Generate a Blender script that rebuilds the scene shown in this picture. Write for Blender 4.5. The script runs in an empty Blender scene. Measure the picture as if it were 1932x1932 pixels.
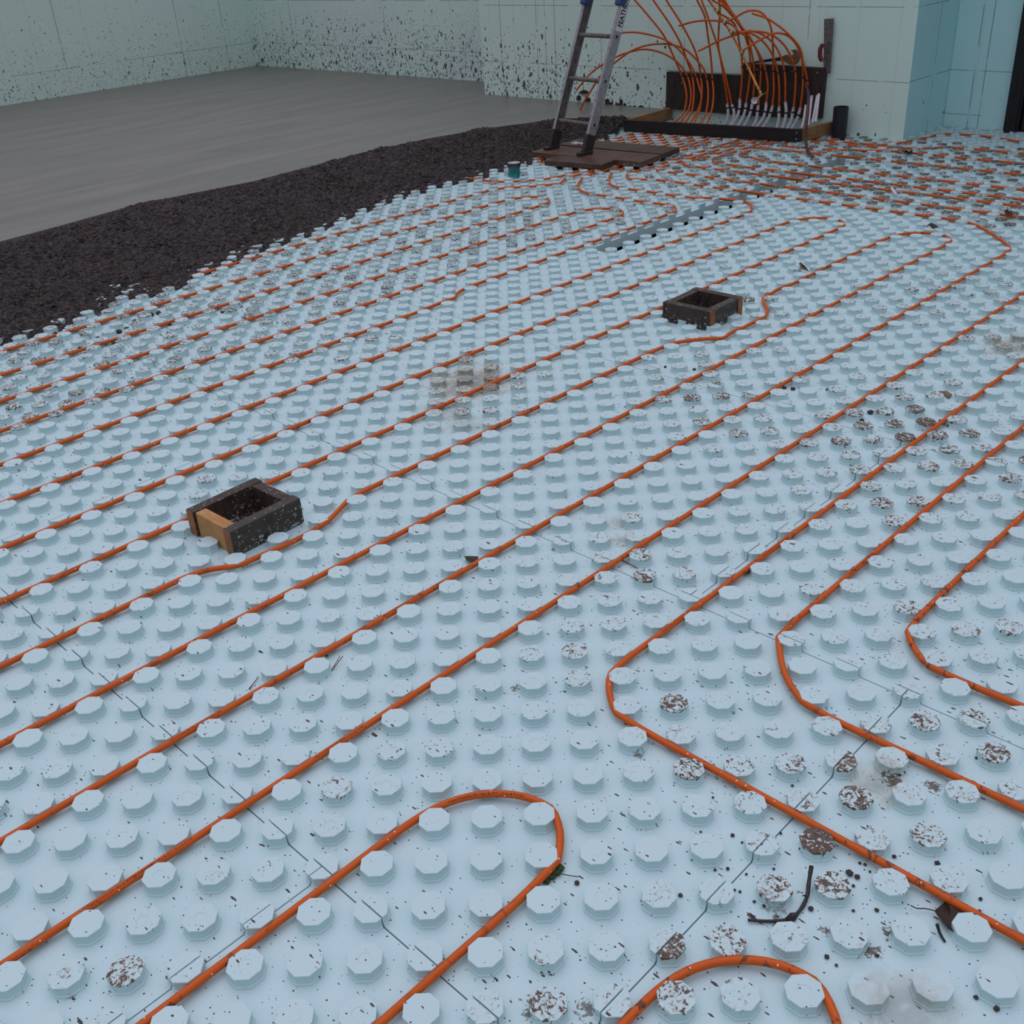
import bpy, math, random
from mathutils import Vector, Matrix, noise

rnd = random.Random(7)
C = bpy.context.scene.collection
P = 0.0762           # half the stud pitch (3 in), the module of the foam panels
H = 0.025            # stud height

# ------------------------------------------------------------------ camera, sky, exposure
CAM = Vector((-0.86129302, -1.04033391, 1.62103915))
AX = Vector((0.6964061, -0.71516663, -0.05963718))
AY = Vector((-0.38983294, -0.30721389, -0.86813031))
AZ = Vector((0.60253645, 0.62781979, -0.49274047))
F = 1975.59
cam_d = bpy.data.cameras.new('camera')
cam = bpy.data.objects.new('camera', cam_d)
C.objects.link(cam)
m3 = Matrix((AX, -AY, -AZ)).transposed()
cam.matrix_world = Matrix.Translation(CAM) @ m3.to_4x4()
cam_d.sensor_fit = 'HORIZONTAL'
cam_d.sensor_width = 36.0
cam_d.lens = F / 1932 * 36.0
cam_d.clip_start = 0.05
bpy.context.scene.camera = cam

world = bpy.data.worlds.new('overcast_sky')
bpy.context.scene.world = world
world.use_nodes = True
wt = world.node_tree
wt.nodes.clear()
wo = wt.nodes.new('ShaderNodeOutputWorld')
wb = wt.nodes.new('ShaderNodeBackground')
wc = wt.nodes.new('ShaderNodeTexCoord')
ws = wt.nodes.new('ShaderNodeSeparateXYZ')
wr = wt.nodes.new('ShaderNodeValToRGB')
wt.links.new(wc.outputs['Generated'], ws.inputs[0])
wt.links.new(ws.outputs['Z'], wr.inputs[0])
wt.links.new(wr.outputs[0], wb.inputs[0])
wt.links.new(wb.outputs[0], wo.inputs[0])
wr.color_ramp.elements[0].position = 0.0
wr.color_ramp.elements[0].color = (0.20, 0.21, 0.23, 1)
e_ = wr.color_ramp.elements.new(0.45)
e_.color = (0.45, 0.41, 0.485, 1)
wr.color_ramp.elements[-1].position = 0.95
wr.color_ramp.elements[-1].color = (1.13, 1.01, 1.25, 1)
wb.inputs[1].default_value = 0.95
sc = bpy.context.scene
sc.view_settings.view_transform = 'Standard'
sc.view_settings.look = 'None'
sc.view_settings.gamma = 1.0
sc.view_settings.use_curve_mapping = False
sc.view_settings.exposure = -0.07
# soft bright patch of the cloud cover, high behind the far corner
sun_d = bpy.data.lights.new('cloud_light', 'SUN')
sun_d.energy = 0.35
sun_d.angle = math.radians(60)
sun_d.color = (0.92, 0.96, 1.0)
sun = bpy.data.objects.new('cloud_light', sun_d)
C.objects.link(sun)
sun.rotation_euler = Vector((0.25, 0.55, 1.0)).to_track_quat('Z', 'Y').to_euler()

# ------------------------------------------------------------------ coordinates
def W(c, d, z=0.0):
    return Vector((d * P, -c * P, z))
def ray(px, py):
    return AX * ((px - 966) / F) + AY * ((py - 966) / F) + AZ
def at_z(px, py, z=0.0):
    r = ray(px, py); return CAM + r * ((z - CAM.z) / r.z)
def at_x(px, py, X):
    r = ray(px, py); return CAM + r * ((X - CAM.x) / r.x)

# ------------------------------------------------------------------ object helpers
def link(name, me, mat, parent=None):
    o = bpy.data.objects.new(name, me)
    C.objects.link(o)
    if mat is not None:
        me.materials.append(mat)
    if parent is not None:
        o.parent = parent
    return o
def tag(o, label=None, cat=None, group=None, kind=None):
    if label: o['label'] = label
    if cat: o['category'] = cat
    if group: o['group'] = group
    if kind: o['kind'] = kind
    return o
def thing(name, loc, label, cat, group=None):
    o = bpy.data.objects.new(name, None)
    o.empty_display_size = 0.05
    o.location = loc
    C.objects.link(o)
    return tag(o, label, cat, group)
class MB:
    def __init__(s): s.v = []; s.f = []; s.sm = []
    def add(s, vs, fs, smooth=False):
        b = len(s.v); s.v += [tuple(v) for v in vs]
        s.f += [tuple(i + b for i in f) for f in fs]; s.sm += [smooth] * len(fs)
    def box(s, c, size, M=None, bev=0.0):
        x, y, z = (a / 2 for a in size)
        c = Vector(c)
        if bev <= 0:
            vs = [Vector((i * x, j * y, k * z)) for i in (-1, 1) for j in (-1, 1) for k in (-1, 1)]
            fs = [(0, 1, 3, 2), (4, 6, 7, 5), (0, 4, 5, 1), (2, 3, 7, 6), (0, 2, 6, 4), (1, 5, 7, 3)]
        else:
            import bmesh
            bm = bmesh.new(); bmesh.ops.create_cube(bm, size=1.0)
            for v in bm.verts: v.co = Vector((v.co.x * size[0], v.co.y * size[1], v.co.z * size[2]))
            bmesh.ops.bevel(bm, geom=bm.edges[:], offset=bev, segments=2, affect='EDGES', profile=0.5)
            bm.verts.index_update()
            vs = [v.co.copy() for v in bm.verts]; fs = [[v.index for v in f.verts] for f in bm.faces]
            bm.free()
        if M is not None: vs = [M @ v for v in vs]
        s.add([v + c for v in vs], fs)
    def prism(s, poly, ext):
        n = len(poly); ext = Vector(ext)
        vs = [Vector(p) for p in poly] + [Vector(p) + ext for p in poly]
        fs = [tuple(range(n))[::-1], tuple(range(n, 2 * n))] + [(i, (i + 1) % n, n + (i + 1) % n, n + i) for i in range(n)]
        s.add(vs, fs)
    def tube(s, pts, r, sides=10, cap=True, radii=None):
        vs, fs = sweep(pts, r, sides, cap, radii); s.add(vs, fs, True)
    def cyl(s, a, b, r, r2=None, sides=20):
        s.tube([a, b], r, sides, True, [r, r if r2 is None else r2])
    def build(s, name, mat, parent=None, origin=None):
        me = bpy.data.meshes.new(name)
        off = Vector((0, 0, 0))
        if parent is not None:
            root = parent
            while root.parent: root = root.parent
            off = root.location
        if parent is None:
            if origin is None:
                n = len(s.v); origin = Vector((sum(v[0] for v in s.v) / n, sum(v[1] for v in s.v) / n, min(v[2] for v in s.v)))
            off = Vector(origin)
        me.from_pydata([(v[0] - off.x, v[1] - off.y, v[2] - off.z) for v in s.v], [], s.f)
        me.polygons.foreach_set('use_smooth', s.sm)
        me.update()
        o = link(name, me, mat, parent)
        if parent is None: o.location = off
        return o
def sweep(pts, r, sides=10, cap=True, radii=None):
    pts = [Vector(p) for p in pts]
    n = len(pts); vs = []; fs = []
    up = None
    for i in range(n):
        t = (pts[min(i + 1, n - 1)] - pts[max(i - 1, 0)])
        if t.length < 1e-9: t = Vector((0, 0, 1))
        t.normalize()
        if up is None:
            up = Vector((0, 0, 1)) if abs(t.z) < 0.9 else Vector((1, 0, 0))
        up = (up - t * up.dot(t)).normalized()
        b = t.cross(up)
        rr = radii[i] if radii else r
        for k in range(sides):
            a = 2 * math.pi * k / sides
            vs.append(pts[i] + (up * math.cos(a) + b * math.sin(a)) * rr)
    for i in range(n - 1):
        for k in range(sides):
            k2 = (k + 1) % sides
            fs.append((i * sides + k, i * sides + k2, (i + 1) * sides + k2, (i + 1) * sides + k))
    if cap:
        fs.append(tuple(range(sides))); fs.append(tuple(range((n - 1) * sides, n * sides))[::-1])
    return vs, fs
def smooth_path(pts, step=0.02, pre=None):
    pts = [Vector(p) for p in pts]
    if pre:                                  # keep long straight runs straight
        q = [pts[0]]
        for a, b in zip(pts, pts[1:]):
            L = (b - a).length
            if L > 2.2 * pre:
                q += [a + (b - a) * (pre / L), a + (b - a) * (1 - pre / L)]
            q.append(b)
        pts = q
    out = []
    E = [pts[0] * 2 - pts[1]] + pts + [pts[-1] * 2 - pts[-2]]
    for i in range(1, len(E) - 2):
        p0, p1, p2, p3 = E[i - 1], E[i], E[i + 1], E[i + 2]
        t0 = 0.0
        t1 = t0 + max((p1 - p0).length, 1e-6) ** 0.5
        t2 = t1 + max((p2 - p1).length, 1e-6) ** 0.5
        t3 = t2 + max((p3 - p2).length, 1e-6) ** 0.5
        L = (p2 - p1).length
        n = max(1, int(L / step))
        if pre and L > 2.2 * pre: n = max(1, int(L / 0.3))
        for k in range(n):
            t = t1 + (t2 - t1) * k / n
            A1 = p0 * ((t1 - t) / (t1 - t0)) + p1 * ((t - t0) / (t1 - t0))
            A2 = p1 * ((t2 - t) / (t2 - t1)) + p2 * ((t - t1) / (t2 - t1))
            A3 = p2 * ((t3 - t) / (t3 - t2)) + p3 * ((t - t2) / (t3 - t2))
            B1 = A1 * ((t2 - t) / (t2 - t0)) + A2 * ((t - t0) / (t2 - t0))
            B2 = A2 * ((t3 - t) / (t3 - t1)) + A3 * ((t - t1) / (t3 - t1))
            out.append(B1 * ((t2 - t) / (t2 - t1)) + B2 * ((t - t1) / (t2 - t1)))
    out.append(pts[-1])
    return out

# ------------------------------------------------------------------ material helpers
class NT:
    def __init__(s, name):
        s.m = bpy.data.materials.new(name); s.m.use_nodes = True
        s.t = s.m.node_tree; s.t.nodes.clear()
        s.out = s.t.nodes.new('ShaderNodeOutputMaterial')
        s.b = s.t.nodes.new('ShaderNodeBsdfPrincipled')
        s.t.links.new(s.b.outputs[0], s.out.inputs[0])
        g = s.t.nodes.new('ShaderNodeNewGeometry')
        s.pos = g.outputs['Position']; s.nor = g.outputs['Normal']
        sep = s.t.nodes.new('ShaderNodeSeparateXYZ'); s.t.links.new(s.pos, sep.inputs[0])
        s.x, s.y, s.z = sep.outputs
    def set(s, sock, v):
        if hasattr(v, 'is_output') or isinstance(v, bpy.types.NodeSocket): s.t.links.new(v, sock)
        elif isinstance(v, (tuple, list)) and len(v) == 3 and sock.type == 'RGBA': sock.default_value = (*v, 1)
        else: sock.default_value = v
    def math(s, op, a, b=0.0, c=None, clamp=False):
        n = s.t.nodes.new('ShaderNodeMath'); n.operation = op; n.use_clamp = clamp
        s.set(n.inputs[0], a); s.set(n.inputs[1], b)
        if c is not None: s.set(n.inputs[2], c)
        return n.outputs[0]
    def mapr(s, v, a, b, c=0.0, d=1.0):
        n = s.t.nodes.new('ShaderNodeMapRange'); n.clamp = True
        for k, x in enumerate((v, a, b, c, d)): s.set(n.inputs[k], x)
        return n.outputs[0]
    def vmap(s, rot=(0, 0, 0), scale=(1, 1, 1), loc=(0, 0, 0), vec=None):
        n = s.t.nodes.new('ShaderNodeMapping')
        s.set(n.inputs['Vector'], vec or s.pos)
        n.inputs['Rotation'].default_value = rot; n.inputs['Scale'].default_value = scale; n.inputs['Location'].default_value = loc
        return n.outputs[0]
    def noise(s, scale, detail=2.0, rough=0.5, dist=0.0, vec=None):
        n = s.t.nodes.new('ShaderNodeTexNoise')
        s.set(n.inputs['Vector'], vec or s.pos)
        n.inputs['Scale'].default_value = scale; n.inputs['Detail'].default_value = detail
        n.inputs['Roughness'].default_value = rough; n.inputs['Distortion'].default_value = dist
        return n.outputs[0]
    def voro(s, scale, vec=None, feature='F1'):
        n = s.t.nodes.new('ShaderNodeTexVoronoi'); n.feature = feature
        s.set(n.inputs['Vector'], vec or s.pos); n.inputs['Scale'].default_value = scale
        return n.outputs['Distance'], n.outputs['Color']
    def sepx(s, col):
        n = s.t.nodes.new('ShaderNodeSeparateColor'); s.set(n.inputs[0], col); return n.outputs
    def mix(s, f, a, b):
        n = s.t.nodes.new('ShaderNodeMix'); n.data_type = 'RGBA'
        s.set(n.inputs[0], f); s.set(n.inputs[6], a); s.set(n.inputs[7], b)
        return n.outputs[2]
    def attr(s, name):
        n = s.t.nodes.new('ShaderNodeAttribute'); n.attribute_name = name; return n.outputs['Fac']
    def ramp(s, v, stops):
        n = s.t.nodes.new('ShaderNodeValToRGB'); s.set(n.inputs[0], v)
        e = n.color_ramp.elements
        while len(e) < len(stops): e.new(0.5)
        for k, (p, c) in enumerate(stops): e[k].position = p; e[k].color = (*c, 1)
        return n.outputs[0]
    def bump(s, h, strength=0.3, dist=0.01):
        n = s.t.nodes.new('ShaderNodeBump'); s.set(n.inputs['Height'], h)
        n.inputs['Strength'].default_value = strength; n.inputs['Distance'].default_value = dist
        s.t.links.new(n.outputs[0], s.b.inputs['Normal'])
    def lines(s, coord, vals, w):
        r = None
        for v in vals:
            n = s.t.nodes.new('ShaderNodeMath'); n.operation = 'COMPARE'
            s.set(n.inputs[0], coord); n.inputs[1].default_value = v; n.inputs[2].default_value = w
            r = n.outputs[0] if r is None else s.math('MAXIMUM', r, n.outputs[0])
        return r
    def fin(s, color=None, rough=0.5, spec=0.5, metal=0.0, coat=0.0):
        if color is not None: s.set(s.b.inputs['Base Color'], color)
        s.set(s.b.inputs['Roughness'], rough); s.set(s.b.inputs['Specular IOR Level'], spec)
        s.set(s.b.inputs['Metallic'], metal); s.set(s.b.inputs['Coat Weight'], coat)
        return s.m
def flat(name, col, rough=0.5, spec=0.5, metal=0.0, var=0.25, scale=60.0, bump=0.0):
    n = NT(name)
    v = n.noise(scale, 4, 0.6)
    k = n.mapr(v, 0.3, 0.7, 1 - var, 1 + var)
    c = n.mix(0.0, col, col)
    mx = n.t.nodes.new('ShaderNodeMix'); mx.data_type = 'RGBA'; mx.blend_type = 'MULTIPLY'
    mx.inputs[0].default_value = 1.0
    mx.inputs[6].default_value = (*col, 1)
    cc = n.t.nodes.new('ShaderNodeCombineColor')
    for i in range(3): n.t.links.new(k, cc.inputs[i])
    n.t.links.new(cc.outputs[0], mx.inputs[7])
    if bump: n.bump(v, bump, 0.004)
    return n.fin(mx.outputs[2], rough, spec, metal)

# panel foam: pale mint, flecked with grit, studs smeared with boot mud
def make_foam():
    n = NT('panel_foam')
    base = n.mix(n.noise(3.0, 3), (0.475, 0.685, 0.69), (0.515, 0.73, 0.735))
    bead = n.voro(260.0)[0]
    # grit: three layers of short flecks lying at different angles
    mask = None
    for rot, scl, dens, rad in ((0.4, (70, 20, 2), 0.28, 0.17), (1.5, (60, 26, 2), 0.24, 0.15), (2.5, (85, 28, 2), 0.34, 0.18), (0.9, (120, 100, 3), 0.40, 0.22), (2.0, (38, 15, 2), 0.12, 0.15), (0.2, (26, 13, 2), 0.05, 0.15)):
        v = n.vmap((0, 0, rot), scl)
        dist, col = n.voro(1.0, v)
        r, g, b = n.sepx(col)[:3]
        jag = n.math('MULTIPLY_ADD', n.noise(300.0, 1), 0.2, -0.1)
        on = n.math('LESS_THAN', r, n.math('MULTIPLY', n.math('MULTIPLY', n.mapr(n.noise(2.2, 2), 0.35, 0.65, 0.5, 1.5), n.mapr(n.y, 2.4, 3.6, 1.0, 3.2)), dens))
        hit = n.math('LESS_THAN', n.math('ADD', dist, jag), n.math('MULTIPLY', n.math('MULTIPLY', g, n.mapr(n.y, 2.4, 3.6, 1.0, 1.35)), rad))
        q = n.math('MULTIPLY', on, hit)
        mask = q if mask is None else n.math('MAXIMUM', mask, q)
    sn = n.t.nodes.new('ShaderNodeSeparateXYZ'); n.set(sn.inputs[0], n.nor)
    mask = n.math('MULTIPLY', mask, n.math('GREATER_THAN', sn.outputs[2], 0.5))
    col1 = n.mix(mask, base, (0.05, 0.042, 0.035))
    # mud smeared on the studs
    mud = n.attr('mud')
    stre = n.noise(55.0, 5, 0.62, 1.6)
    fine = n.noise(150.0, 3, 0.6, 0.8)
    lvl = n.math('MULTIPLY_ADD', n.math('ADD', stre, n.math('MULTIPLY', fine, 0.45)), 1.0, -0.34)
    thr = n.mapr(mud, 0.0, 1.0, 0.585, 0.28)
    mm = n.math('MULTIPLY', n.mapr(n.math('SUBTRACT', lvl, thr), 0.0, 0.035), n.math('GREATER_THAN', mud, 0.03))
    hal = n.math('MULTIPLY', n.mapr(n.math('SUBTRACT', lvl, thr), -0.10, 0.06), n.math('GREATER_THAN', mud, 0.03))
    col2 = n.mix(n.math('MULTIPLY', hal, 0.55), col1, (0.42, 0.37, 0.29))
    mudc = n.mix(n.noise(90.0, 2), (0.042, 0.033, 0.026), (0.17, 0.13, 0.092))
    col3 = n.mix(mm, col2, mudc)
    # washed-out dirty puddle marks
    for (px, py, r, k) in ((885, 722, 0.20, 0.9), (830, 775, 0.11, 0.5), (880, 805, 0.10, 0.4), (1170, 985, 0.05, 0.5), (1170, 1020, 0.045, 0.5), (1905, 655, 0.13, 0.7), (1650, 1480, 0.07, 0.6), (1710, 1920, 0.09, 0.5), (1460, 1710, 0.03, 0.6), (1560, 1758, 0.020, 1.2), (1592, 1772, 0.020, 1.2), (1684, 1762, 0.022, 1.2), (1645, 1795, 0.022, 1.2), (1465, 1745, 0.020, 1.1), (1685, 1475, 0.030, 1.2), (1765, 1485, 0.026, 1.2), (1015, 1900, 0.032, 1.2), (1110, 1905, 0.026, 1.1), (140, 1862, 0.022, 1.1), (975, 1300, 0.018, 1.1), (1205, 1425, 0.018, 0.9)):
        if r <= 0: continue
        w = at_z(px, py)
        vd = n.t.nodes.new('ShaderNodeVectorMath'); vd.operation = 'DISTANCE'
        n.set(vd.inputs[0], n.pos); vd.inputs[1].default_value = w
        dd = n.math('DIVIDE', vd.outputs['Value'], r)
        sm_ = r < 0.04
        e = n.math('ADD', dd, n.math('MULTIPLY_ADD', n.noise(65.0 if sm_ else 22.0, 4, 0.65, 1.4 if sm_ else 1.0), 4.5 if sm_ else 2.4, -2.1 if sm_ else -1.3))
        q = n.math('MULTIPLY', n.mapr(e, 0.75 if sm_ else 1.0, 0.62 if sm_ else 0.3), min(k, 1.0 / 0.75))
        col3 = n.mix(n.math('MULTIPLY', q, 0.75), col3, n.mix(n.mapr(e, 0.55, -0.2), (0.40, 0.35, 0.23) if not sm_ else (0.12, 0.10, 0.07), (0.085, 0.072, 0.05) if not sm_ else (0.05, 0.042, 0.032)))
    n.bump(n.math('ADD', n.math('MULTIPLY', bead, 0.35), n.noise(40.0, 3)), 0.12, 0.004)
    return n.fin(col3, n.mix(mm, (0.42, 0.42, 0.42), (0.7, 0.7, 0.7)), 0.35)
M = {}
M['foam'] = make_foam()

# wall foam: mint colour set per wall, joint lines, dark splatter that thickens towards the slab
def make_wall(name, along, hz, vt, dens, zs, base=(0.62, 0.85, 0.74)):
    n = NT(name)
    u = n.y if along == 'y' else n.x
    col = n.mix(n.noise(1.6, 3), base, tuple(min(k * 1.08, 0.9) for k in base))
    g1 = n.noise(0.7, 2)
    col = n.mix(n.math('MULTIPLY', n.mapr(g1, 0.5, 0.7), 0.35), col, (0.60, 0.70, 0.74))
    br = n.mapr(n.noise(5.0, 2), 0.38, 0.46)
    L = n.lines(n.z, hz, 0.003)
    if vt: L = n.math('MAXIMUM', L, n.math('MULTIPLY', n.lines(u, vt, 0.004), n.mapr(n.noise(2.0, 1), 0.3, 0.45)))
    col = n.mix(n.math('MULTIPLY', n.math('MULTIPLY', L, br), 0.6), col, (0.10, 0.12, 0.11))
    # faint moulded furring strips
    w = n.t.nodes.new('ShaderNodeTexWave'); w.bands_direction = 'Y' if along == 'y' else 'X'
    n.set(w.inputs['Vector'], n.pos); w.inputs['Scale'].default_value = 0.98; w.inputs['Distortion'].default_value = 0.0
    col = n.mix(n.mapr(w.outputs['Fac'], 0.985, 1.0, 0.0, 0.12), col, (0.35, 0.45, 0.42))
    hgt = n.mapr(n.math('SUBTRACT', n.z, zs), 0.0, 0.75, 1.0, 0.2)
    spl = None
    for s_, sx, dn, rd, of in ((24, 1.0, 0.75, 0.40, 0.0), (40, 0.8, 0.85, 0.42, 3.0), (13, 0.9, 0.30, 0.34, 7.0), (75, 1.0, 0.8, 0.42, 9.0)):
        v = n.vmap((0, 0, 0), (0.0 if along == 'y' else s_, 0.0 if along == 'x' else s_, s_ * 0.62), (of, of, of))
        wv = n.t.nodes.new('ShaderNodeVectorMath'); wv.operation = 'ADD'
        cn = n.t.nodes.new('ShaderNodeTexNoise'); n.set(cn.inputs['Vector'], n.pos); cn.inputs['Scale'].default_value = s_ * 1.4
        n.set(wv.inputs[0], v); mv = n.t.nodes.new('ShaderNodeVectorMath'); mv.operation = 'SCALE'; n.set(mv.inputs[0], cn.outputs['Color']); mv.inputs['Scale'].default_value = 0.9
        n.set(wv.inputs[1], mv.outputs[0])
        dist, c_ = n.voro(1.0, n.vmap((0, 0, 0), (0.0 if along == 'y' else 1.0, 0.0 if along == 'x' else 1.0, 1.0), (0.37, 0.37, 0), wv.outputs[0]))
        r, g, b = n.sepx(c_)[:3]
        on = n.math('LESS_THAN', r, n.math('MULTIPLY', hgt, n.math('MULTIPLY', dens(n) if callable(dens) else dens, dn)))
        hit = n.math('LESS_THAN', dist, n.math('MULTIPLY', n.math('MULTIPLY', g, rd), n.mapr(hgt, 0.1, 1.0, 0.75, 1.05)))
        q = n.math('MULTIPLY', on, hit)
        spl = q if spl is None else n.math('MAXIMUM', spl, q)
    col = n.mix(n.math('MULTIPLY', spl, 0.92), col, (0.045, 0.05, 0.045))
    sm = n.noise(3.2, 5, 0.6, 0.6)
    col = n.mix(n.mapr(sm, 0.66, 0.80, 0.0, 0.4), col, (0.26, 0.25, 0.19))
    n.bump(n.voro(220.0)[0], 0.08, 0.004)
    return n.fin(col, 0.6, 0.3)
back_fade = lambda n: n.mapr(n.y, 3.4, 6.2, 0.05, 0.85)
M['wall_left'] = make_wall('wall_foam_left', 'x', (0.39,), (4.96, 6.50, 7.78, 7.14), 1.5, 0.1)
M['wall_back'] = make_wall('wall_foam_back', 'y', (0.39, 0.89), (11.36, 11.15, 9.3), 1.0, 0.1)
M['wall_mid'] = make_wall('wall_foam_middle', 'y', (0.413, 0.908, 1.4), (3.455, 6.75, 6.28, 6.17, 6.05, 5.5, 4.6), back_fade, 0.08)
M['wall_right'] = make_wall('wall_foam_right', 'y', (0.106, 0.42, 0.91, 1.4), (2.42, 2.34), 0.03, 0.0, (0.50, 0.82, 0.80))  # deeper teal of the recess: bounced light put into the base colour
M['wall_return'] = make_wall('wall_foam_return', 'x', (0.42, 0.91, 1.4), (7.28,), 0.03, 0.0, (0.42, 0.76, 0.77))  # side face of the recess, its shade and bounced teal put into the colour

# orange barrier tube with dirt, and water-bead glints painted as pale dots
def make_tube_mat():
    n = NT('orange_tube_plastic')
    col = n.mix(n.noise(9.0, 2), (0.49, 0.083, 0.004), (0.61, 0.115, 0.007))
    d, c_ = n.voro(95.0)
    r = n.sepx(c_)
    bead_glint = n.math('MULTIPLY', n.math('LESS_THAN', r[0], 0.10), n.math('LESS_THAN', d, 0.17))
    col = n.mix(bead_glint, col, (0.85, 0.66, 0.55))
    dirt = n.math('MULTIPLY', n.mapr(n.noise(38.0, 4, 0.6, 0.8), 0.585, 0.62), n.mapr(n.noise(1.1, 1), 0.45, 0.60))
    col = n.mix(n.math('MULTIPLY', dirt, 0.85), col, (0.06, 0.035, 0.025))
    return n.fin(col, n.mapr(n.noise(20.0, 2), 0.3, 0.7, 0.32, 0.5), 0.3)
M['tube'] = make_tube_mat()

def make_slab():
    n = NT('wet_finished_concrete')
    v = n.vmap((0, 0, -0.12), (0.9, 5.0, 1.0))
    st = n.noise(1.0, 5, 0.55, 0.5, v)
    col = n.mix(n.mapr(st, 0.3, 0.7), (0.132, 0.134, 0.114), (0.190, 0.188, 0.162))
    col = n.mix(n.mapr(n.noise(70.0, 3, 0.7), 0.62, 0.75, 0, 0.3), col, (0.08, 0.075, 0.07))
    n.bump(n.math('ADD', n.math('MULTIPLY', st, 1.0), n.math('MULTIPLY', n.noise(160.0, 2), 0.02)), 0.35, 0.006)
    return n.fin(col, n.mapr(st, 0.3, 0.7, 0.28, 0.42), 0.35)
M['slab'] = make_slab()
def make_heap():
    n = NT('fresh_rough_concrete')
    a = n.noise(40.0, 6, 0.66, 0.3); b = n.voro(70.0)[0]; g = n.noise(5.0, 3)
    col = n.ramp(a, [(0.38, (0.006, 0.005, 0.005)), (0.50, (0.034, 0.029, 0.025)), (0.64, (0.125, 0.108, 0.094))])  # dark pits and pale lumps: relief shading put into the colour
    col = n.mix(n.mapr(g, 0.4, 0.65, 0.0, 0.2), col, (0.085, 0.070, 0.062))
    n.bump(n.math('ADD', a, n.math('MULTIPLY', b, 0.8)), 1.0, 0.03)
    return n.fin(col, n.mapr(a, 0.3, 0.7, 0.5, 0.8), 0.35)
M['heap'] = make_heap()

def make_wood(name, c1, c2, scale=(6, 60, 60), white=0.0, rough=0.6):
    n = NT(name)
    tc = n.t.nodes.new('ShaderNodeTexCoord')
    v = n.vmap((0, 0, 0), scale, vec=tc.outputs['Object'])
    g = n.noise(1.0, 5, 0.6, 0.6, v)
    col = n.mix(n.mapr(g, 0.3, 0.7), c1, c2)
    dk = n.noise(14.0, 4)
    col = n.mix(n.mapr(dk, 0.55, 0.75, 0, 0.5), col, tuple(k * 0.4 for k in c1))
    if white:
        d, c_ = n.voro(170.0); r = n.sepx(c_)
        q = n.math('MULTIPLY', n.math('LESS_THAN', r[0], white), n.math('LESS_THAN', d, 0.28))
        col = n.mix(q, col, (0.65, 0.68, 0.68))
        sm = n.math('MULTIPLY', n.mapr(n.noise(60.0, 4, 0.7, 1.0), 0.58, 0.62), n.mapr(n.z, 0.055, 0.02))
        col = n.mix(sm, col, (0.62, 0.70, 0.70))
    n.bump(g, 0.25, 0.003)
    return n.fin(col, rough, 0.35)
M['wood_dark'] = make_wood('wet_dark_lumber', (0.034, 0.026, 0.020), (0.070, 0.050, 0.036), (50, 50, 9), 0.14)
M['wood_grey'] = make_wood('wet_grey_lumber', (0.038, 0.036, 0.028), (0.066, 0.060, 0.046), (9, 9, 40), 0.12)
M['wood_fresh'] = make_wood('fresh_cut_lumber', (0.36, 0.17, 0.055), (0.50, 0.29, 0.10), (40, 12, 12), 0.0)
M['wood_end'] = make_wood('orange_end_grain', (0.22, 0.085, 0.028), (0.34, 0.14, 0.05), (40, 40, 20), 0.0)
M['hole_dark'] = make_wood('dark_hole_tone', (0.020, 0.014, 0.010), (0.035, 0.024, 0.017), (30, 30, 9), 0.16)  # near-black brown painting the dark depth of the hole inside the boxes
M['plank'] = make_wood('muddy_plank', (0.045, 0.028, 0.020), (0.105, 0.060, 0.036), (22, 5, 22), 0.0, 0.45)
M['plank_b'] = make_wood('muddy_plank_pale', (0.065, 0.038, 0.024), (0.135, 0.076, 0.042), (22, 5, 22), 0.03, 0.5)
M['board_black'] = make_wood('black_stained_board', (0.010, 0.009, 0.009), (0.022, 0.019, 0.017), (20, 4, 30), 0.0, 0.6)
M['board_brown'] = make_wood('dark_brown_board', (0.020, 0.014, 0.012), (0.050, 0.034, 0.028), (20, 30, 5), 0.0, 0.6)
M['wood_tan'] = make_wood('tan_side_board', (0.22, 0.12, 0.05), (0.34, 0.20, 0.09), (6, 30, 30), 0.0)
M['steel'] = flat('screw_steel', (0.45, 0.46, 0.47), 0.4, 0.5, 0.9, 0.2, 300)
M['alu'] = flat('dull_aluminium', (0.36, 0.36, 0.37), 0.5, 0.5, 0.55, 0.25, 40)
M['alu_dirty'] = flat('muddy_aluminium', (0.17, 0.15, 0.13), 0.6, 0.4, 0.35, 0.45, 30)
M['rubber'] = flat('dark_rubber', (0.03, 0.028, 0.026), 0.6, 0.4, 0, 0.3, 50)
M['blue'] = flat('blue_plastic', (0.02, 0.06, 0.16), 0.45, 0.5, 0, 0.2, 60)
M['black'] = flat('black_plastic', (0.012, 0.014, 0.018), 0.4, 0.5, 0, 0.2, 60)
M['ink'] = flat('black_ink', (0.02, 0.015, 0.012), 0.6, 0.2, 0, 0.1, 60)
M['white'] = flat('white_plastic', (0.62, 0.62, 0.64), 0.45, 0.5, 0, 0.12, 30)
M['label_white'] = flat('label_paper', (0.62, 0.63, 0.62), 0.6, 0.3, 0, 0.1, 60)
M['brass'] = flat('brass', (0.50, 0.33, 0.10), 0.4, 0.5, 0.8, 0.2, 90)
M['yellow'] = flat('yellow_hose', (0.62, 0.28, 0.03), 0.4, 0.5, 0, 0.15, 60)
M['green'] = flat('sea_green_plastic', (0.0, 0.19, 0.17), 0.35, 0.5, 0, 0.35, 40)
M['steel_blade'] = flat('scuffed_blade_steel', (0.16, 0.145, 0.14), 0.5, 0.5, 0.5, 0.4, 45)
M['red'] = flat('dark_red_grip', (0.13, 0.012, 0.016), 0.45, 0.5, 0, 0.2, 60)
M['saw_wood'] = flat('worn_handle_wood', (0.16, 0.09, 0.045), 0.55, 0.4, 0, 0.3, 40)
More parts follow.
